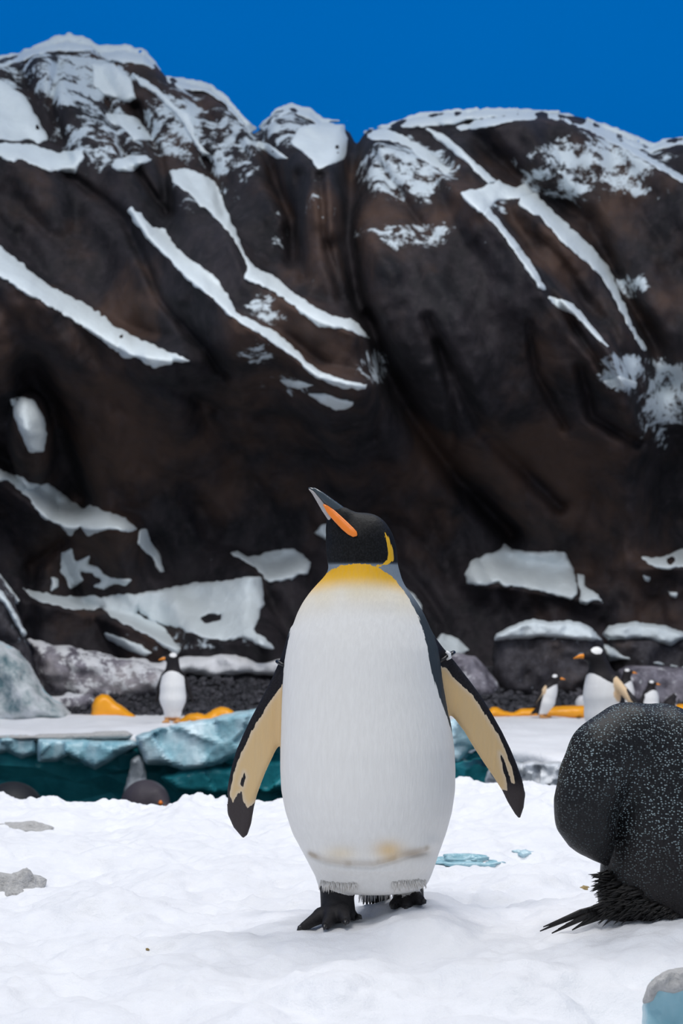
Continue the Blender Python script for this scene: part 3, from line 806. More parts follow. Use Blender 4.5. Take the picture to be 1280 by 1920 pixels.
# ------------------------------------------------------------------ foreground snow mound
CRX = np.array([-900, -100, 0, 80, 140, 190, 260, 330, 370, 430, 480, 520, 560, 700, 855, 900, 1000, 1060, 1280, 2200], float)
CRY = np.array([1490, 1490, 1492, 1500, 1508, 1511, 1507, 1502, 1490, 1496, 1506, 1497, 1490, 1480, 1470, 1468, 1464, 1462, 1462, 1465], float)
YCR = 5.3
def snow_z(X, Y, fine=True):
    px = 640 + X / YCR * F
    zf = ZC - (np.interp(px, CRX, CRY) - HORIZON) / F * YCR
    z = zf * sstep(3.4, 5.2, Y)
    for cx, cy, a, rx, ry in ((0.66, 2.80, 0.055, 0.32, 0.40), (0.15, 2.93, 0.022, 0.10, 0.10), (0.35, 3.05, 0.02, 0.25, 0.12), (-0.9, 3.9, 0.05, 0.35, 0.25), (-0.55, 3.2, 0.025, 0.2, 0.14),
                              (0.0, 2.45, 0.02, 0.3, 0.15), (-0.55, 2.5, 0.02, 0.2, 0.12), (0.45, 2.32, -0.03, 0.12, 0.12), (-0.25, 3.6, 0.02, 0.2, 0.15), (0.55, 3.6, 0.015, 0.25, 0.08), (0.30, 3.78, -0.025, 0.3, 0.06)):
        z = z + a * np.exp(-((X - cx) / rx) ** 2 - ((Y - cy) / ry) ** 2)
    n1 = fbm(X * 3.2, Y * 3.2, 0.0, 3, 71)
    z = z + 0.016 * n1
    if fine:
        z = z + 0.019 * fbm(X * 7, Y * 7, 0.5, 2, 75) + 0.006 * fbm(X * 19, Y * 19, 0.1, 3, 77) + 0.003 * fbm(X * 45, Y * 45, 0.2, 3, 79)
    # firm level snow where the big penguin stands, higher under its left foot
    zt = np.interp(X, [-0.12, -0.02, 0.06, 0.12, 0.20], [0.018, 0.020, 0.030, 0.052, 0.058]) + 0.003 * n1
    mk_ = np.exp(-(np.clip(np.abs(X - 0.04) - 0.13, 0, 9) / 0.10) ** 2 - (np.clip(np.abs(Y - 2.95) - 0.11, 0, 9) / 0.10) ** 2)
    z = z * (1 - mk_) + zt * mk_
    # firm snow under the hunched king and its tail
    mk_ = np.exp(-(np.clip(np.abs(X - 0.62) - 0.24, 0, 9) / 0.10) ** 2 - (np.clip(np.abs(Y - 2.76) - 0.12, 0, 9) / 0.10) ** 2)
    z = z * (1 - mk_) + (np.interp(X, [0.36, 0.5, 0.6, 0.9], [0.027, 0.050, 0.076, 0.092]) + 0.006 * n1) * mk_
    if fine:
        z = z + 0.004 * fbm(X * 38, Y * 38, 0.2, 3, 83) * mk_ + 0.004 * fbm(X * 38, Y * 38, 0.2, 3, 84)
    return z
def build_mound():
    xs = np.concatenate([np.arange(-5, -1.6, 0.08), np.arange(-1.6, 1.6, 0.0095), np.arange(1.6, 5.01, 0.08)])
    ys = np.concatenate([np.arange(0.3, 2.0, 0.05), np.arange(2.0, 4.0, 0.0095), np.arange(4.0, 5.7, 0.0125)])
    X, Y = np.meshgrid(xs, ys, indexing='ij')
    Z = snow_z(X, Y)
    edge = YCR + 0.05 * fbm(X * 2.5, 0 * X, 0, 3, 91) + 0.015 * fbm(X * 22, 0 * X, 0, 3, 93)
    Z = Z + 0.012 * fbm(X * 26, Y * 26, 0.9, 3, 95) * sstep(4.9, 5.25, Y)
    Z = Z - 0.95 * sstep(0.0, 0.35, Y - edge) ** 0.8
    o = grid_mesh('snow_mound', np.stack([X, Y, Z], -1), SNOW)
    tag(o, 'bright lumpy snow mound under the king penguins', kind='structure')
build_mound()

# ================================================================== THE BIG KING PENGUIN
YB = 2.98
def smooth_tab(y, v, n=400):
    yy = np.linspace(y[0], y[-1], n); vv = np.interp(yy, y, v)
    kk = np.hanning(15); kk /= kk.sum()
    vv = np.convolve(np.pad(vv, 7, 'edge'), kk, 'valid')
    return yy, vv
def build_king():
    # outline of the trunk read off the photo: row, left, right
    T = np.array([(1000, 640, 715), (1040, 630, 733), (1060, 627, 738), (1075, 614, 744), (1090, 599, 753), (1110, 581, 768), (1130, 567, 782), (1150, 557, 794), (1170, 550, 803), (1190, 543, 811), (1215, 538, 820),
                  (1240, 534, 824), (1280, 531, 829), (1320, 529, 836), (1360, 528, 843), (1400, 527, 848), (1440, 527, 850), (1480, 529, 849), (1520, 537, 843), (1560, 550, 832), (1600, 571, 818),
                  (1620, 581, 812), (1640, 591, 805), (1656, 599, 798), (1664, 604, 794), (1690, 640, 760)], float)
    rows, aL = smooth_tab(T[:, 0], T[:, 1]); _, aR = smooth_tab(T[:, 0], T[:, 2])
    zr = np.array([zat(r, YB) for r in rows])
    mpp = YB / F
    xc = ((aL + aR) / 2 - 640) * mpp; a = (aR - aL) / 2 * mpp
    b = a * np.interp(rows, [1000, 1070, 1150, 1400, 1600, 1616, 1626, 1672, 1690], [1.0, 0.92, 0.82, 0.88, 0.90, 0.89, 0.83, 0.80, 0.7])
    yc = YB + np.interp(rows, [1000, 1080, 1200, 1400, 1550, 1670], [0.012, 0.008, 0, -0.012, -0.012, 0.0])
    zo = zr[::-1]
    def trunk(X, Y, Z):
        A = np.interp(Z, zo, a[::-1]); B = np.interp(Z, zo, b[::-1]); CX = np.interp(Z, zo, xc[::-1]); CY = np.interp(Z, zo, yc[::-1])
        d = (np.sqrt(((X - CX) / A) ** 2 + ((Y - CY) / B) ** 2) - 1) * np.minimum(A, B)
        zb = zat(1668, YB); zt = zat(1030, YB)
        e = np.maximum(zb - Z, Z - zt)
        kk = 0.02
        h = np.clip(0.5 + 0.5 * (d - e) / kk, 0, 1)
        return e * (1 - h) + d * h + kk * h * (1 - h)
    lo = W(405, 1775, 2.75); hi = W(1005, 935, 3.25)
    fl = Field((lo[0], 2.74, -0.03), (hi[0], 3.22, zat(930, YB) + 0.02), 0.0034)
    p = lambda x, y, Y=YB: W(x, y, Y)
    r = lambda px: px * YB / F
    fl.add(trunk, (W(520, 0, YB)[0], 2.77, 0.0), (W(858, 0, YB)[0], 3.2, zat(1020, YB)), 0.012)
    # neck and head, bill pointing up to the bird's right
    fl.cone(p(684, 1075), r(58), p(680, 1030), r(54), 0.03)
    fl.ell(p(676, 1016), (r(56), r(50), r(45)), None, 0.025)
    fl.cone(p(668, 1003), r(41), p(640, 976, YB - .012), r(24), 0.02)
    fl.cone(p(640, 976, YB - .012), r(23), p(619, 952, YB - .02), r(10), 0.012)
    fl.cone(p(640, 1000), r(24), p(634, 1045), r(14), 0.03)
    fl.cone(p(692, 1000), r(29), p(713, 1035), r(22), 0.025)
    # flippers: outlines from the photo, extruded and rounded
    FR = [(806, 1190), (820, 1203), (838, 1222), (855, 1243), (880, 1275), (903, 1306), (924, 1340), (942, 1372), (958, 1405), (970, 1434), (980, 1462), (986, 1490), (983, 1515), (975, 1538), (966, 1528), (952, 1505), (942, 1484), (925, 1457), (905, 1428), (888, 1402), (870, 1372), (846, 1340), (830, 1310), (818, 1280), (806, 1250)]
    FLF = [(546, 1180), (536, 1208), (525, 1235), (512, 1265), (499, 1292), (484, 1320), (468, 1350), (455, 1378), (443, 1405), (434, 1435), (427, 1468), (423, 1500), (426, 1528), (437, 1552), (455, 1573), (464, 1566), (471, 1545), (476, 1515), (482, 1490), (490, 1468), (499, 1445), (511, 1420), (524, 1392), (535, 1340), (540, 1280), (545, 1230)]
    def flipper(poly, Yp, slope, x0):
        def fn(X, Y, Z):
            PX, PY = proj(X, np.full_like(X, Yp), Z)
            d = -poly_sd(PX[:, 0, :], PY[:, 0, :], poly)[:, None, :] * Yp / F
            n = np.abs(Y - (Yp + slope * np.abs(X - x0)))
            th = 0.009 - 0.004 * np.clip(d / -0.02, 0, 1) * 0
            dd = n - th
            kk = 0.012
            h = np.clip(0.5 + 0.5 * (dd - d) / kk, 0, 1)
            return d * (1 - h) + dd * h + kk * h * (1 - h)
        P = np.array(poly, float)
        A = W(P[:, 0].min(), P[:, 1].max(), Yp); B = W(P[:, 0].max(), P[:, 1].min(), Yp)
        fl.add(fn, (A[0], Yp - .03, A[2]), (B[0], Yp + .06, B[2]), 0.014)
    xr = W(815, 1215, YB)[0]; xl = W(540, 1200, YB)[0]
    flipper(FR, YB + 0.01, 0.05, xr)
    flipper(FLF, YB + 0.01, 0.05, xl)
    # legs and webbed feet
    legs = []
    def foot(ax, ay, Ya, bx, by, Yb, toes, rl):
        fl.cone(p(ax, ay, Ya), r(rl), p(bx, by, Yb), r(rl + 1), 0.015)
        legs.append((p(ax, ay, Ya), r(rl), p(bx, by, Yb), r(rl + 1)))
        for tx, ty, Yt, r0, r1 in toes:
            m = (np.array(p(bx, by + 8, Yb)) + np.array(p(tx, ty, Yt))) / 2 + np.array((0, 0, 0.006))
            fl.cone(p(bx, by + 8, Yb), r(r0), m, r((r0 + r1) / 2 + 1), 0.010)
            fl.cone(m, r((r0 + r1) / 2 + 1), p(tx, ty, Yt), r(r1), 0.006)
            legs.append((p(bx, by + 8, Yb), r(r0), p(tx, ty, Yt), r(r1)))
    foot(630, 1655, 2.97, 633, 1700, 2.945, [(570, 1737, 2.885, 17, 8), (612, 1733, 2.865, 17, 9), (648, 1724, 2.87, 17, 9), (664, 1718, 2.93, 14, 8)], 30)
    foot(766, 1640, 3.02, 766, 1680, 3.02, [(738, 1696, 2.955, 17, 9), (762, 1700, 2.94, 17, 9), (788, 1688, 2.95, 16, 9)], 27)
    V, Q = fl.mesh()
    px, py = proj(V[:, 0], V[:, 1], V[:, 2])
    N = len(V)
    # fold of skin across the lower belly
    FOLD = [(580, 1606), (612, 1618), (650, 1624), (700, 1626), (735, 1616), (765, 1606), (800, 1598)]
    sf = line_d(px, py, FOLD)
    below = py - np.interp(px, [q_[0] for q_ in FOLD], [q_[1] for q_ in FOLD])
    dn = np.stack([V[:, 0] - W(690, 0, YB)[0], V[:, 1] - YB, 0 * V[:, 0]], 1); dn /= np.linalg.norm(dn, axis=1)[:, None] + 1e-9
    w_ = np.clip(-dn[:, 1] * 2.2 - 0.55, 0, 1) * (py > 1540)
    V = V + dn * (w_ * (0.007 * np.exp(-((below + 14) / 13) ** 2) - 0.006 * np.exp(-(sf / 3.5) ** 2) + 0.003 * np.exp(-((below - 20) / 12) ** 2)))[:, None]
    # ---- plumage fields
    white = [(500, 1720), (500, 1230), (534, 1222), (541, 1195), (548, 1165), (560, 1135), (575, 1110), (592, 1092), (607, 1078), (622, 1068), (640, 1060), (662, 1057), (690, 1058), (712, 1066), (734, 1080), (752, 1100), (768, 1125),
             (782, 1152), (792, 1178), (799, 1205), (804, 1235), (812, 1270), (823, 1305), (836, 1340), (870, 1440), (870, 1720)]
    dark = np.maximum(-poly_sd(px, py, white) / 9.0, (V[:, 1] - (YB + 0.075)) * 100)
    dl = np.full(N, 9.0)
    for a_, ra, b_, rb in legs:
        a_ = np.array(a_); ab = np.array(b_) - a_
        t = np.clip((V - a_) @ ab / (ab @ ab), 0, 1)
        dl = np.minimum(dl, np.linalg.norm(V - a_ - t[:, None] * ab, axis=1) - (ra + (rb - ra) * t))
    m = py > 1654
    dark[m] = np.maximum(dark[m], np.minimum(0.55 - dl[m] * 100, (py[m] - 1661) / 5.0))
    m = py > 1692
    dark[m] = 2.0
    tint = np.zeros((N, 3)); dcol = np.zeros((N, 3))
    tint[:] = (0.86, 0.835, 0.795)
    def blend(w, c):
        tint[:] = tint * (1 - w[:, None]) + np.array(c) * w[:, None]
    mott = 0.5 + 0.5 * fbm(V[:, 0] * 30, V[:, 2] * 12, 0, 3, 7)
    arch = py - 0.0016 * (px - 672) ** 2            # bib is an arch
    blend(sstep(1165, 1085, arch) * (0.5 + 0.3 * mott), (0.80, 0.66, 0.40))
    blend(sstep(1110, 1076, arch), (0.90, 0.50, 0.035))
    blend(sstep(1088, 1062, arch), (0.86, 0.44, 0.008))
    sd = line_d(px, py + 5, [(585, 1607), (612, 1618), (650, 1623), (700, 1624), (735, 1614), (765, 1604), (795, 1596)])
    blend(np.exp(-(np.clip(sd - 2, 0, 99) / 5) ** 2) * (0.35 + 0.5 * sstep(0.3, 0.7, mott)), (0.40, 0.33, 0.25))
    blend(np.exp(-((px - 728) / 26) ** 2 - ((py - 1594) / 17) ** 2) * 0.85, (0.80, 0.55, 0.26))
    blend(np.exp(-((px - 640) / 28) ** 2 - ((py - 1600) / 14) ** 2) * 0.5, (0.80, 0.62, 0.36))
    blend(np.exp(-((px - 775) / 26) ** 2 - ((py - 1600) / 9) ** 2) * 0.8, (0.42, 0.34, 0.26))
    # dark plumage: black head, silver-grey nape, slate shoulders
    dcol[:] = (0.035, 0.045, 0.052)
    w = sstep(1054, 1060, py) * (1 - sstep(1085, 1165, py))
    dcol[:] = dcol * (1 - w[:, None]) + np.array((0.22, 0.26, 0.30)) * w[:, None]
    w = 1 - sstep(1052, 1060, py)
    dcol[:] = dcol * (1 - w[:, None]) + np.array((0.0035, 0.0035, 0.0035)) * w[:, None]
    w = sstep(1640, 1660, py)
    dcol[:] = dcol * (1 - w[:, None]) + np.array((0.022, 0.020, 0.021)) * w[:, None]
    # yellow patch on the side of the neck
    aur = [(719, 994), (725, 1002), (732, 1018), (737, 1035), (738, 1050), (730, 1057), (714, 1062), (698, 1063), (716, 1057), (725, 1050), (728, 1038), (725, 1018)]
    da = poly_sd(px, py, aur) / 9.0
    m = (da > -0.5) & (py < 1066)
    dark[m] = np.where(V[m, 1] < YB + 0.06, np.minimum(dark[m], -da[m] * 1.0 + 0.0), dark[m])
    tint[m & (px > 690)] = (0.86, 0.46, 0.008)
    # flippers: cream underside, black leading edge and tip
    creamR = [(810, 1262), (822, 1249), (836, 1252), (850, 1270), (868, 1288), (886, 1303), (902, 1328), (918, 1352), (932, 1375), (944, 1398), (954, 1425), (962, 1450), (966, 1470), (960, 1468), (952, 1452), (946, 1446), (950, 1470), (950, 1482), (928, 1482), (903, 1445), (880, 1408), (858, 1374), (832, 1336), (808, 1285)]
    creamL = [(535, 1275), (524, 1290), (508, 1312), (492, 1338), (472, 1370), (458, 1400), (444, 1430), (436, 1458), (430, 1490), (436, 1505), (446, 1488), (452, 1484), (456, 1500), (464, 1515), (484, 1500), (496, 1472), (510, 1442), (532, 1395), (548, 1340)]
    blotR = [(936, 1411), (942, 1418), (950, 1440), (957, 1460), (950, 1462), (943, 1445)]
    blotL = [(457, 1447), (461, 1457), (455, 1476), (450, 1470)]
    front = (V[:, 1] < YB + 0.012 + 0.05 * np.abs(V[:, 0] - np.where(px > 680, xr, xl)) + 0.004)
    for poly, cream, blot, side in ((FR, creamR, blotR, 1), (FLF, creamL, blotL, -1)):
        s_ = poly_sd(px, py, poly) > -6
        out = (px > np.interp(py, T[:, 0], T[:, 2]) + 1) if side > 0 else (px < np.interp(py, T[:, 0], T[:, 1]) - 1)
        m = s_ & out & (py > 1195)
        dd = -poly_sd(px, py, cream) / 9.0
        dd = np.maximum(dd, poly_sd(px, py, blot) / 9.0)
        dark[m] = np.where(front[m], dd[m], 2.0)
        tint[m] = (0.70, 0.49, 0.25)
        w = (m & front) * np.exp(-(np.clip(-dd, 0, 9) / 0.5) ** 2) * 0.5
        blend(w, (0.70, 0.62, 0.52))
        tip = m * sstep(1455, 1490, py)
        dcol[m] = (0.012, 0.011, 0.014)
        dcol[:] = dcol * (1 - tip[:, None]) + np.array((0.055, 0.045, 0.045)) * tip[:, None]
    root = empty('king_penguin', p(680, 1735, 2.96) * np.array((1, 1, 0)) + np.array((0, 0, 0.0)), 'large king penguin with white belly standing upright with flippers spread and bill raised', 'penguin')
    mk('body', V, Q, FEATHER, root, attrs={'dark': dark, 'tint': tint, 'dcol': dcol})
    bvh = BVHTree.FromPolygons([Vector(v) for v in V], [tuple(q) for q in Q])
    def hit(x, y, dflt=YB):
        d = Vector(W(x, y, 1.0)) - Vector((0, 0, ZC)); d.normalize()
        h = bvh.ray_cast(Vector((0, 0, ZC)), d)
        return h[0] if h[0] is not None else Vector(W(x, y, dflt))
    # ---- bill
    up = [(648, 972), (630, 957), (614, 942), (600, 929), (588, 919), (578, 915)]
    yy = [YB - .012, YB - .018, YB - .022, YB - .026, YB - .030, YB - .033]
    v, f = tube([p(x, y, Y) for (x, y), Y in zip(up, yy)], [r(t) for t in (15, 13.5, 10.5, 8, 5, 1.2)], 14)
    beak = mk('beak', v, f, BEAK_DARK, root); beak['label'] = 'long dark bill pointing upward'
    lw = [(632, 984), (620, 968), (608, 954), (597, 938), (587, 924), (579, 917)]
    v, f = tube([p(x, y, Y - .006) for (x, y), Y in zip(lw, yy)], [r(t) for t in (10, 8, 5.8, 4.2, 2.6, 0.9)], 12)
    lo_ = mk('lower_mandible', v, f, BEAK_PALE, beak)
    pl = [(606, 946), (612, 952), (622, 962), (634, 974), (646, 986), (657, 996), (665, 1002), (669, 1004)]
    pts = []
    for i, (x, y) in enumerate(pl):
        h = hit(x, y); pts.append(np.array(h))
    pts[0] = p(606, 946, pts[1][1] - 0.004)
    pts = np.array(pts); pts[1:-1, 1] = np.convolve(np.pad(pts[:, 1], 1, 'edge'), [.25, .5, .25], 'valid')[1:-1]
    pts[:, 1] -= 0.003
    v, f = tube(pts, [r(t) for t in (1.5, 4.5, 7.0, 8.0, 8.5, 8, 6, 1.5)], 14, 0.5)
    o = mk('mandible_plate', v, f, BEAK_ORANGE, beak); o['label'] = 'bright orange plate on the lower bill'
    # ---- eye
    e = np.array(hit(690, 986)) + np.array((0, .003, 0))
    vv, ff = tube([e + np.array((0, .004, -0.0045)), e + np.array((0, .004, -.003)), e + np.array((0, .004, 0)), e + np.array((0, .004, .003)), e + np.array((0, .004, .0045))], [.0008, .0042, .0055, .0042, .0008], 12)
    mk('eye', vv, ff, EYE, root)
    # ---- flipper bands
    def band(cx, cy, dx, dy, half, name):
        c = p(cx, cy, YB + 0.012); ax = np.array(p(cx + dx, cy + dy, YB + .012)) - c
        ax /= np.linalg.norm(ax)
        pts = []
        nrm = np.array((0, 1.0, 0))
        for i in range(25):
            w = 2 * math.pi * i / 24
            pts.append(c + ax * half * math.cos(w) + nrm * 0.021 * math.sin(w))
        v, f = tube(pts, [0.0042] * 25, 8, 1.0, side=np.cross(ax, nrm))
        return mk(name, v, f, BANDM, root)
    bR = band(829, 1236, 20, -12, r(25), 'flipper_band'); bR['label'] = 'black identification band with white tag'
    v, f = tube([p(836, 1222, YB - .012), p(842, 1226, YB - .014), p(843, 1233, YB - .012), p(837, 1237, YB - .010)], [r(3), r(3.6), r(3.6), r(2)], 8)
    mk('band_tag', v, f, TAGM, bR)
    band(533, 1247, -12, -6, r(15), 'flipper_band')
    # ---- claws
    for x, y, Y, x2, y2, Y2 in ((566, 1738, 2.884, 556, 1747, 2.876), (610, 1735, 2.860, 607, 1744, 2.845), (648, 1727, 2.865, 647, 1735, 2.85), (670, 1719, 2.925, 678, 1723, 2.912), (738, 1698, 2.95, 733, 1704, 2.935), (762, 1702, 2.935, 760, 1708, 2.92), (793, 1690, 2.945, 798, 1694, 2.935)):
        a_ = np.array(p(x, y, Y)); b_ = np.array(p(x2, y2, Y2))
        v, f = tube([a_, (a_ + b_) / 2 + np.array((0, 0, .002)), b_], [r(6), r(4.5), r(0.8)], 8)
        mk('claw', v, f, CLAW, root)
    # ---- ragged feather hem over the feet, joined into one part
    R = np.random.default_rng(11); prt = []
    for i in range(260):
        x = R.uniform(600, 798)
        y0 = np.interp(x, [600, 615, 640, 665, 700, 735, 770, 800], [1656, 1660, 1660, 1660, 1662, 1658, 1655, 1655])
        cx = 699; wd = 100
        h_ = hit(x, y0 - 9); Y = h_[1] + R.uniform(-.003, .002)
        if 668 < x < 735: continue
        L = R.uniform(2, 17)
        a_ = np.array(p(x, y0 - R.uniform(3, 9), Y + .004)); b_ = np.array(p(x + (x - cx) * .03 + R.uniform(-3, 3), y0 + L, Y + .006))
        prt.append(tube([a_, (a_ + b_) / 2 + np.array((0, -.002, 0)), b_], [r(0.4), r(1.3), r(0.2)], 4))
    v, f = merge(prt)
    o = mk('feather_hem', v, f, FLUFF, root); o['kind'] = 'stuff'
    # ---- tail
    for i in range(9):
        x = 681 + i * 6.4
        a_ = np.array(p(700 + (x - 706) * .6, 1655, 3.05)); b_ = np.array(p(x, 1702 - abs(i - 4) * 1.5 + (i % 2) * 3, 3.10))
        v, f = tube([a_, (a_ + b_) / 2, b_], [r(8), r(5.5), r(1.0)], 6, 0.4)
        mk('tail_feather', v, f, TAIL, root)
    prt = []
    for i in range(60):
        x = R.uniform(672, 742); Y = 3.03 + R.uniform(0, .015)
        a_ = np.array(p(x * .8 + 707 * .2, 1652, Y)); b_ = np.array(p(x, R.uniform(1672, 1694), Y + .02))
        prt.append(tube([a_, (a_ + b_) / 2, b_], [r(2.6), r(2.2), r(0.3)], 4))
    v, f = merge(prt)
    o = mk('tail_fluff', v, f, FLUFF, root); o['kind'] = 'stuff'
build_king()

# ================================================================== THE PREENING KING PENGUIN
def build_preening():
    Y0 = 2.80
    p = lambda x, y, Y=Y0: W(x, y, Y)
    r = lambda px: px * Y0 / F
    fl = Field((p(990, 0)[0], 2.46, 0.0), (p(1470, 0)[0], 3.08, zat(1310, Y0)), 0.0036)
    # trunk
    fl.ell(p(1272, 1560), (r(140), r(125), r(165)), None, 0.02)
    fl.ell(p(1245, 1440), (r(112), r(105), r(112)), None, 0.06)
    fl.ell(p(1255, 1660), (r(118), r(112), r(80)), None, 0.06)
    fl.cone(p(1215, 1665), r(70), p(1160, 1690, Y0 - .02), r(30), 0.05)
    # neck bent over and down, head tucked against the flank
    N = [(1225, 1405), (1178, 1392), (1135, 1418), (1110, 1462), (1098, 1505), (1097, 1535), (1108, 1562), (1124, 1590), (1136, 1618)]
    Rr = [80, 66, 62, 58, 54, 51, 42, 22, 6]
    dY = [0.0, -.03, -.055, -.068, -.07, -.07, -.07, -.07, -.07]
    for i in range(len(N) - 1):
        fl.cone(p(*N[i], Y0 + dY[i]), r(Rr[i]), p(*N[i + 1], Y0 + dY[i + 1]), r(Rr[i + 1]), 0.03 if i < 3 else 0.014)
    # far flipper held against the side
    fl.ell(p(1330, 1560, Y0 - .13), (r(40), r(18), r(120)), None, 0.02)
    V, Q = fl.mesh()
    px, py = proj(V[:, 0], V[:, 1], V[:, 2])
    n = len(V)
    dark = np.full(n, 3.0)
    tint = np.tile(np.array((0.8, 0.78, 0.75)), (n, 1))
    dark = np.where(V[:, 1] > Y0 + 0.10, -2, 3.0)
    dcol = np.tile(np.array((0.005, 0.005, 0.006)), (n, 1))
    w = sstep(1500, 1640, py) * sstep(1120, 1160, px)
    dcol = dcol * (1 - w[:, None]) + np.array((0.008, 0.006, 0.006)) * w[:, None]
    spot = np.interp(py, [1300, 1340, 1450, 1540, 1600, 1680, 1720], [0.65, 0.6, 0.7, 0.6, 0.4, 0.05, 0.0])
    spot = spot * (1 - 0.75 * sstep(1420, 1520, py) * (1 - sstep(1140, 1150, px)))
    root = empty('king_penguin', (p(1255, 1700)[0], Y0, 0.05), 'black-backed king penguin hunched over preening with its head tucked down', 'penguin')
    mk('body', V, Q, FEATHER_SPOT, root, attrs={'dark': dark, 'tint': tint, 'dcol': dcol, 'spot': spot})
    R = np.random.default_rng(5)
    bvh = BVHTree.FromPolygons([Vector(v) for v in V], [tuple(q) for q in Q])
    # long stiff tail feathers resting on the snow
    for i, (x, y) in enumerate(((1012, 1746), (1018, 1738), (1034, 1750), (1046, 1742), (1072, 1744), (1060, 1733), (1090, 1736))):
        a_ = np.array(p(1165 + R.uniform(-6, 10), 1688 + i * 4, Y0 - .02)); b_ = np.array(p(x, y, Y0 - .05)); m_ = a_ * .45 + b_ * .55 + np.array((0, 0, .006))
        v, f = tube([a_, m_, b_], [r(9), r(6), r(1.0)], 6, 0.45)
        mk('tail_feather', v, f, TAIL, root)
    # spiky rump feathers
    prt = []
    for i in range(420):
        t = R.uniform(0, 1); u = R.uniform(0, 1) ** 1.3
        bx = 1138 + 125 * u + 14 * t; tp = 1634 + max(0, bx - 1138) * .62 + R.uniform(-6, 6); by = tp + (1712 - tp) * t
        L = R.uniform(16, 44) * (1 - .55 * u)
        ang = math.radians(R.uniform(160, 200) + 25 * t)
        d_ = Vector(W(bx, by, 1.0)) - Vector((0, 0, ZC)); d_.normalize()
        h_ = bvh.ray_cast(Vector((0, 0, ZC)), d_)[0]
        Y = h_[1] + .002 if h_ is not None else Y0 - .03
        a_ = np.array(p(bx, by, Y)); b_ = np.array(p(bx + L * math.cos(ang), by - L * math.sin(ang) + 4, Y - R.uniform(.004, .014)))
        prt.append(tube([a_, (a_ * .5 + b_ * .5), b_], [r(3.4), r(2.6), r(0.3)], 4, 0.5))
    v, f = merge(prt)
    o = mk('rump_feathers', v, f, TAIL, root); o['kind'] = 'stuff'
build_preening()

# ================================================================== GENTOO PENGUINS
def gentoo(name, label, loc, rz, head_yaw=0.0, lean=0.0, lift=(0.05, 0.05), scale=1.0, cream=False, hunch=0.0, group=None, wf=1.22):
    """bird built in its own space facing -Y, standing on z = 0, about 0.6 m tall"""
    fl = Field((-0.30, -0.30, -0.01), (0.30, 0.24, 0.62), 0.0062)
    def q(x, y, z): return np.array((x, y - lean * z, z - hunch * max(0, z - .3)))
    fl.cone(q(0, .015, .085), .072, q(0, 0, .20), .103, .03)
    fl.cone(q(0, 0, .20), .103, q(0, -.003, .30), .098, .03)
    fl.cone(q(0, -.003, .30), .098, q(0, -.005, .37), .082, .03)
    fl.cone(q(0, -.005, .37), .078, q(0, -.015, .465), .047, .03)
    hc = q(0, -.03, .525)
    hd = np.array((math.sin(head_yaw), -math.cos(head_yaw), 0))
    fl.cone(q(0, -.015, .47), .046, hc, .045, .03)
    fl.cone(hc, .045, hc + hd * .045, .026, .02)
    fl.cone(q(0, .07, .10), .035, q(0, .15, .03), .010, .02)
    for s_, lf in ((-1, lift[0]), (1, lift[1])):
        a_ = q(s_ * .075, .01, .385); m_ = q(s_ * (.105 + lf * .6), .02, .28); b_ = q(s_ * (.11 + lf * 1.5), .035, .17)
        fl.cone(a_, .026, m_, .022, .012); fl.cone(m_, .022, b_, .010, .008)
        fl.cone(q(s_ * .042, .0, .08), .03, q(s_ * .045, -.015, .02), .018, .01)
        for t in (-1, 0, 1):
            fl.cone(q(s_ * .045, -.015, .014), .014, q(s_ * .045 + t * .025, -.085, .010), .008, .006)
    V, Q = fl.mesh()
    x, y, z = V[:, 0], V[:, 1] + lean * V[:, 2], V[:, 2]
    ztop = .425 - hunch * .12
    az = np.abs(np.arctan2(np.abs(x), -(y - .035)))
    dark = np.maximum((az - wf) * 9, (z - ztop + 6.0 * x * x) * 100)
    arm = np.abs(x) > np.interp(z, [0, .1, .2, .3, .38, .45], [.10, .105, .108, .098, .088, .08]) + .004
    arm &= (z > .13) & (z < .40)
    dark[arm] = 2.0
    N = len(V)
    tint = np.tile(np.array((0.84, 0.83, 0.82)), (N, 1)); dcol = np.tile(np.array((0.020, 0.017, 0.018)), (N, 1))
    if cream:
        c_ = arm & (V[:, 1] < np.interp(np.abs(x), [.08, .25], [.005, .02]) - lean * z + .012) 
        dark[c_] = -1.0 + 2.4 * sstep(.012, .03, np.abs(x[c_]) - np.interp(z[c_], [.13, .40], [.11 + 1.5 * max(lift) - .01, .085]))
        tint[c_] = (0.72, 0.52, 0.32)
    # white patch above each eye, orange feet
    side = np.array((hd[1], -hd[0], 0))
    for s_ in (-1, 1):
        pc = hc + side * s_ * .034 + np.array((0, 0, .030)) + hd * .004
        d = np.linalg.norm((V - pc) / np.array((.030, .030, .022)), axis=1)
        dark = np.where(d < 1.6, np.minimum(dark, (d - 1) * 2.5), dark)
    feet = z < .045
    dark[feet & (np.abs(x) < .10)] = -2
    tint[feet] = (0.62, 0.30, 0.10)
    root = empty(name, loc, label, 'penguin', group, rz)
    root.scale = (scale,) * 3
    mk('body', V, Q, FEATHER_FAR, root, local=True, attrs={'dark': dark, 'tint': tint, 'dcol': dcol})
    tip = hc + hd * .118 + np.array((0, 0, -.012))
    v, f = tube([hc + hd * .05, hc + hd * .085 + np.array((0, 0, -.001)), tip], [.017, .012, .003], 10, 1.0, side=(0, 0, 1))
    b = mk('beak', v, f, BEAK_GENTOO, root, local=True); b['label'] = 'orange bill'
    v, f = tube([hc + hd * .045 + np.array((0, 0, .011)), hc + hd * .085 + np.array((0, 0, .010)), tip + np.array((0, 0, .003))], [.011, .006, .002], 8, 1.0, side=(0, 0, 1))
    mk('beak_ridge', v, f, BEAK_DARK, b, local=True)
    return root
def on_bank(px, Y):
    x = float(W(px, 1300, Y)[0])
    return (x, Y, float(bank_z(np.array(x), np.array(Y))))
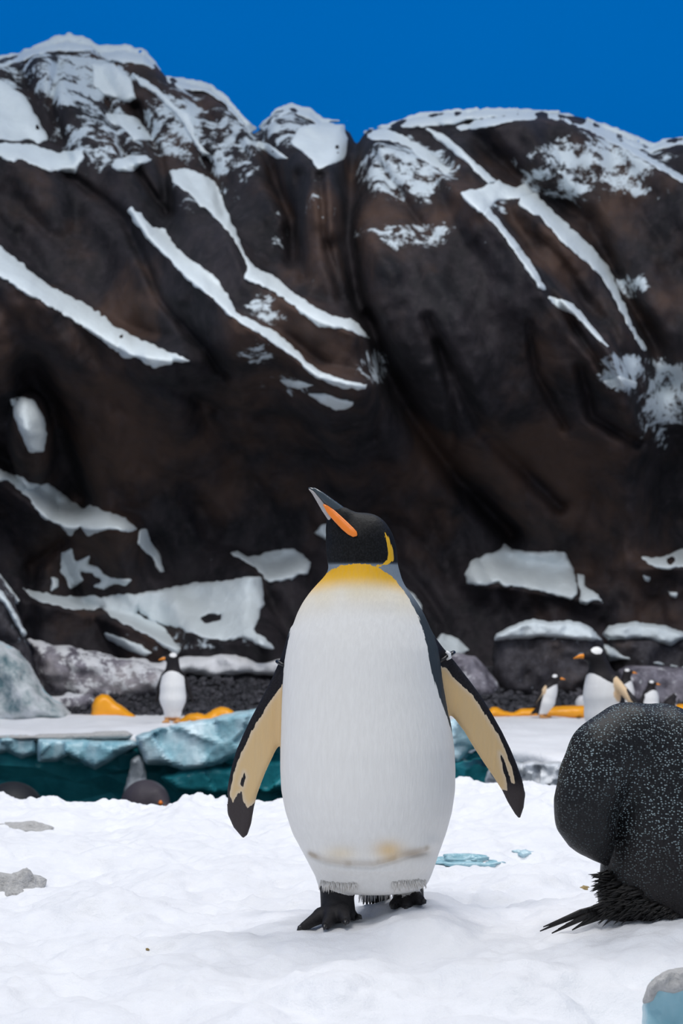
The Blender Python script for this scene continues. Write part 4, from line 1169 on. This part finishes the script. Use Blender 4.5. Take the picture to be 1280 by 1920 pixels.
G = 'gentoo penguins on the snow bank'
gentoo('gentoo_penguin', 'gentoo penguin standing upright at the ice block with its head turned aside', on_bank(324, 11.75), 0.0, head_yaw=-1.25, lift=(.02, .035), scale=1.0, group=G)
gentoo('gentoo_penguin', 'large gentoo penguin with white head patch holding a flipper out behind the hunched king', on_bank(1140, 9.0), -1.0, head_yaw=-0.45, lean=0.10, lift=(.02, .12), hunch=.12, wf=1.28, scale=1.22, cream=True, group=G)
gentoo('gentoo_penguin', 'small gentoo penguin leaning forward before the long orange float', on_bank(1014, 12.6), 0.95, head_yaw=0.1, lean=0.30, lift=(.05, .02), scale=0.76, cream=True, hunch=.3, group=G)
gentoo('gentoo_penguin', 'gentoo penguin mostly hidden behind the large gentoo', on_bank(1172, 13.0), 0.9, head_yaw=0.3, lift=(.02, .02), scale=0.76, group=G)
gentoo('gentoo_penguin', 'gentoo penguin with a white breast beside the black bending one', on_bank(1219, 12.4), 0.35, head_yaw=0.9, lift=(.02, .02), scale=0.66, hunch=.2, group=G)
gentoo('gentoo_penguin', 'black gentoo penguin bending low behind the hunched king', on_bank(1246, 12.0), 2.2, head_yaw=0.6, lean=0.35, lift=(.02, .02), scale=0.52, hunch=.4, group=G)

# ------------------------------------------------------------------ penguins down in the trench
def trench_bird(label, px, top, Y, hw, spot, head):
    c = W(px, top, Y); zt = c[2]
    fl = Field((c[0] - .36, Y - .3, PITZ - .02), (c[0] + .36, Y + .3, zt + .05), 0.009)
    R_ = hw * Y / F
    fl.cone((c[0] - .02, Y, PITZ + R_ * .8), R_ * .9, (c[0] + .01, Y, zt - R_), R_, 0.05)
    if head:
        fl.cone((c[0] + R_ * .5, Y - R_ * .4, zt - R_ * .75), R_ * .55, (c[0] + R_ * .85, Y - R_ * .7, zt - R_ * 1.1), R_ * .36, .03)
    for s_ in (-1, 1):
        fl.cone((c[0] + s_ * .06, Y - .05, PITZ + .05), .03, (c[0] + s_ * .07, Y - .16, PITZ + .02), .018, .02)
    V, Q = fl.mesh(); n = len(V)
    root = empty('king_penguin', (c[0], Y, PITZ), label, 'penguin')
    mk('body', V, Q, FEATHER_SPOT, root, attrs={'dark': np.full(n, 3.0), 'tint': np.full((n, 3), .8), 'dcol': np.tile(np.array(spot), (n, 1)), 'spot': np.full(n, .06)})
    if head:
        for dx, dz, rr in ((.80, -.80, .10), (1.0, -.98, .07)):
            q0 = np.array((c[0] + R_ * dx, Y - R_ * 1.02, zt + R_ * dz))
            v, f = tube([q0 + np.array((0, 0, -R_ * rr)), q0, q0 + np.array((0, 0, R_ * rr))], [.004, R_ * rr, .004], 8)
            o = mk('ear_patch', v, f, BEAK_ORANGE, root); o['label'] = 'small orange patch on the tucked head'
trench_bird('purple-grey penguin with tucked head showing over the snow crest below the ice splinter', 270, 1462, 9.7, 46, (0.055, 0.045, 0.055), True)
trench_bird('black penguin back showing over the snow crest below the pale ice slab', 20, 1466, 9.3, 62, (0.012, 0.012, 0.015), False)

# ------------------------------------------------------------------ stones, ice and droppings in the foreground snow
def ground_Y(px, py):
    Ys = np.arange(1.9, 5.4, 0.004)
    P = W(np.full_like(Ys, px), np.full_like(Ys, py), Ys)
    under = P[:, 2] < snow_z(P[:, 0], P[:, 1])
    return float(Ys[under.argmax()]) if under.any() else 5.0
def lump(name, cx, cy, rx, rz, ry, mat, label, cat, seed, rough=.25, parent=None, sink=0.35):
    """half-buried stone: rx, rz from the photo (px), ry depth in metres"""
    Y = ground_Y(cx, cy); c = W(cx, cy, Y); mp = Y / F; c[2] -= sink * rz * mp
    n, m = 40, 24
    th, ph = np.meshgrid(np.linspace(0, 2 * math.pi, n, endpoint=False), np.linspace(0, math.pi, m), indexing='ij')
    d = np.stack([np.cos(th) * np.sin(ph), np.sin(th) * np.sin(ph), np.cos(ph)], -1)
    k_ = 1 + rough * fbm(d[..., 0] * 2.2 + seed, d[..., 1] * 2.2, d[..., 2] * 2.2, 4, seed)
    P = d * k_[..., None] * np.array((rx * mp, ry, rz * mp)) + c
    idx = np.arange(n * m).reshape(n, m)
    Fq = np.stack([idx, np.roll(idx, -1, 0), np.roll(np.roll(idx, -1, 0), -1, 1), np.roll(idx, -1, 1)], -1)[:, :-1].reshape(-1, 4)
    o = mk(name, P.reshape(-1, 3), Fq[:, ::-1], mat, parent)
    if parent is None: tag(o, label, cat)
    return o
lump('grey_stone', 18, 1650, 66, 46, .10, GREY_STONE, 'large rough grey stone showing through the snow below the flat grey stone', 'stone', 3, sink=.6)
lump('grey_stone', 30, 1550, 64, 18, .09, GREY_STONE, 'flat grey stone showing through the snow near the crest', 'stone', 4, sink=.6)
lump('ice_chunk', 880, 1612, 66, 12, .035, ICE_PALE, 'long pale blue ice chunk embedded in the snow beside the standing king', 'ice', 6, .35)
lump('ice_chunk', 980, 1600, 24, 10, .03, ICE_PALE, 'short pale blue ice chunk embedded in the snow past the long one', 'ice', 7, .35)
STAIN = plain('brown_dropping', (0.30, 0.22, 0.10), 0.8, 0.2, 0.3, 120, 0.4)
lump('dropping', 1094, 1664, 9, 4, .012, STAIN, 'brown dropping on the snow beside the hunched king penguin', 'dropping', 8)
lump('dropping', 276, 1780, 4, 3, .004, STAIN, 'tiny ochre dropping alone on the open snow', 'dropping', 9)
# turquoise ice block with a stone rim at the edge of the mound
def corner_block():
    Y = 2.30
    o = pillow('ice_block', [(1196, 1990), (1203, 1915), (1208, 1870), (1222, 1838), (1250, 1822), (1300, 1815), (1480, 1812), (1480, 1990)], Y, 0.05, ICE_PALE, step=4, ragged=2, w=14, lump=.12, seed=400)
    tag(o, 'turquoise ice block with a grey rim sticking out of the snow slope', 'ice block')
    pillow('stone_rim', [(1204, 1880), (1212, 1850), (1228, 1832), (1255, 1818), (1300, 1810), (1480, 1806), (1480, 1850), (1300, 1856), (1262, 1866), (1236, 1862), (1228, 1880), (1212, 1884)], Y - .012, 0.055, GREY_STONE, step=4, ragged=2, w=12, lump=.2, seed=401, parent=o)
corner_block()
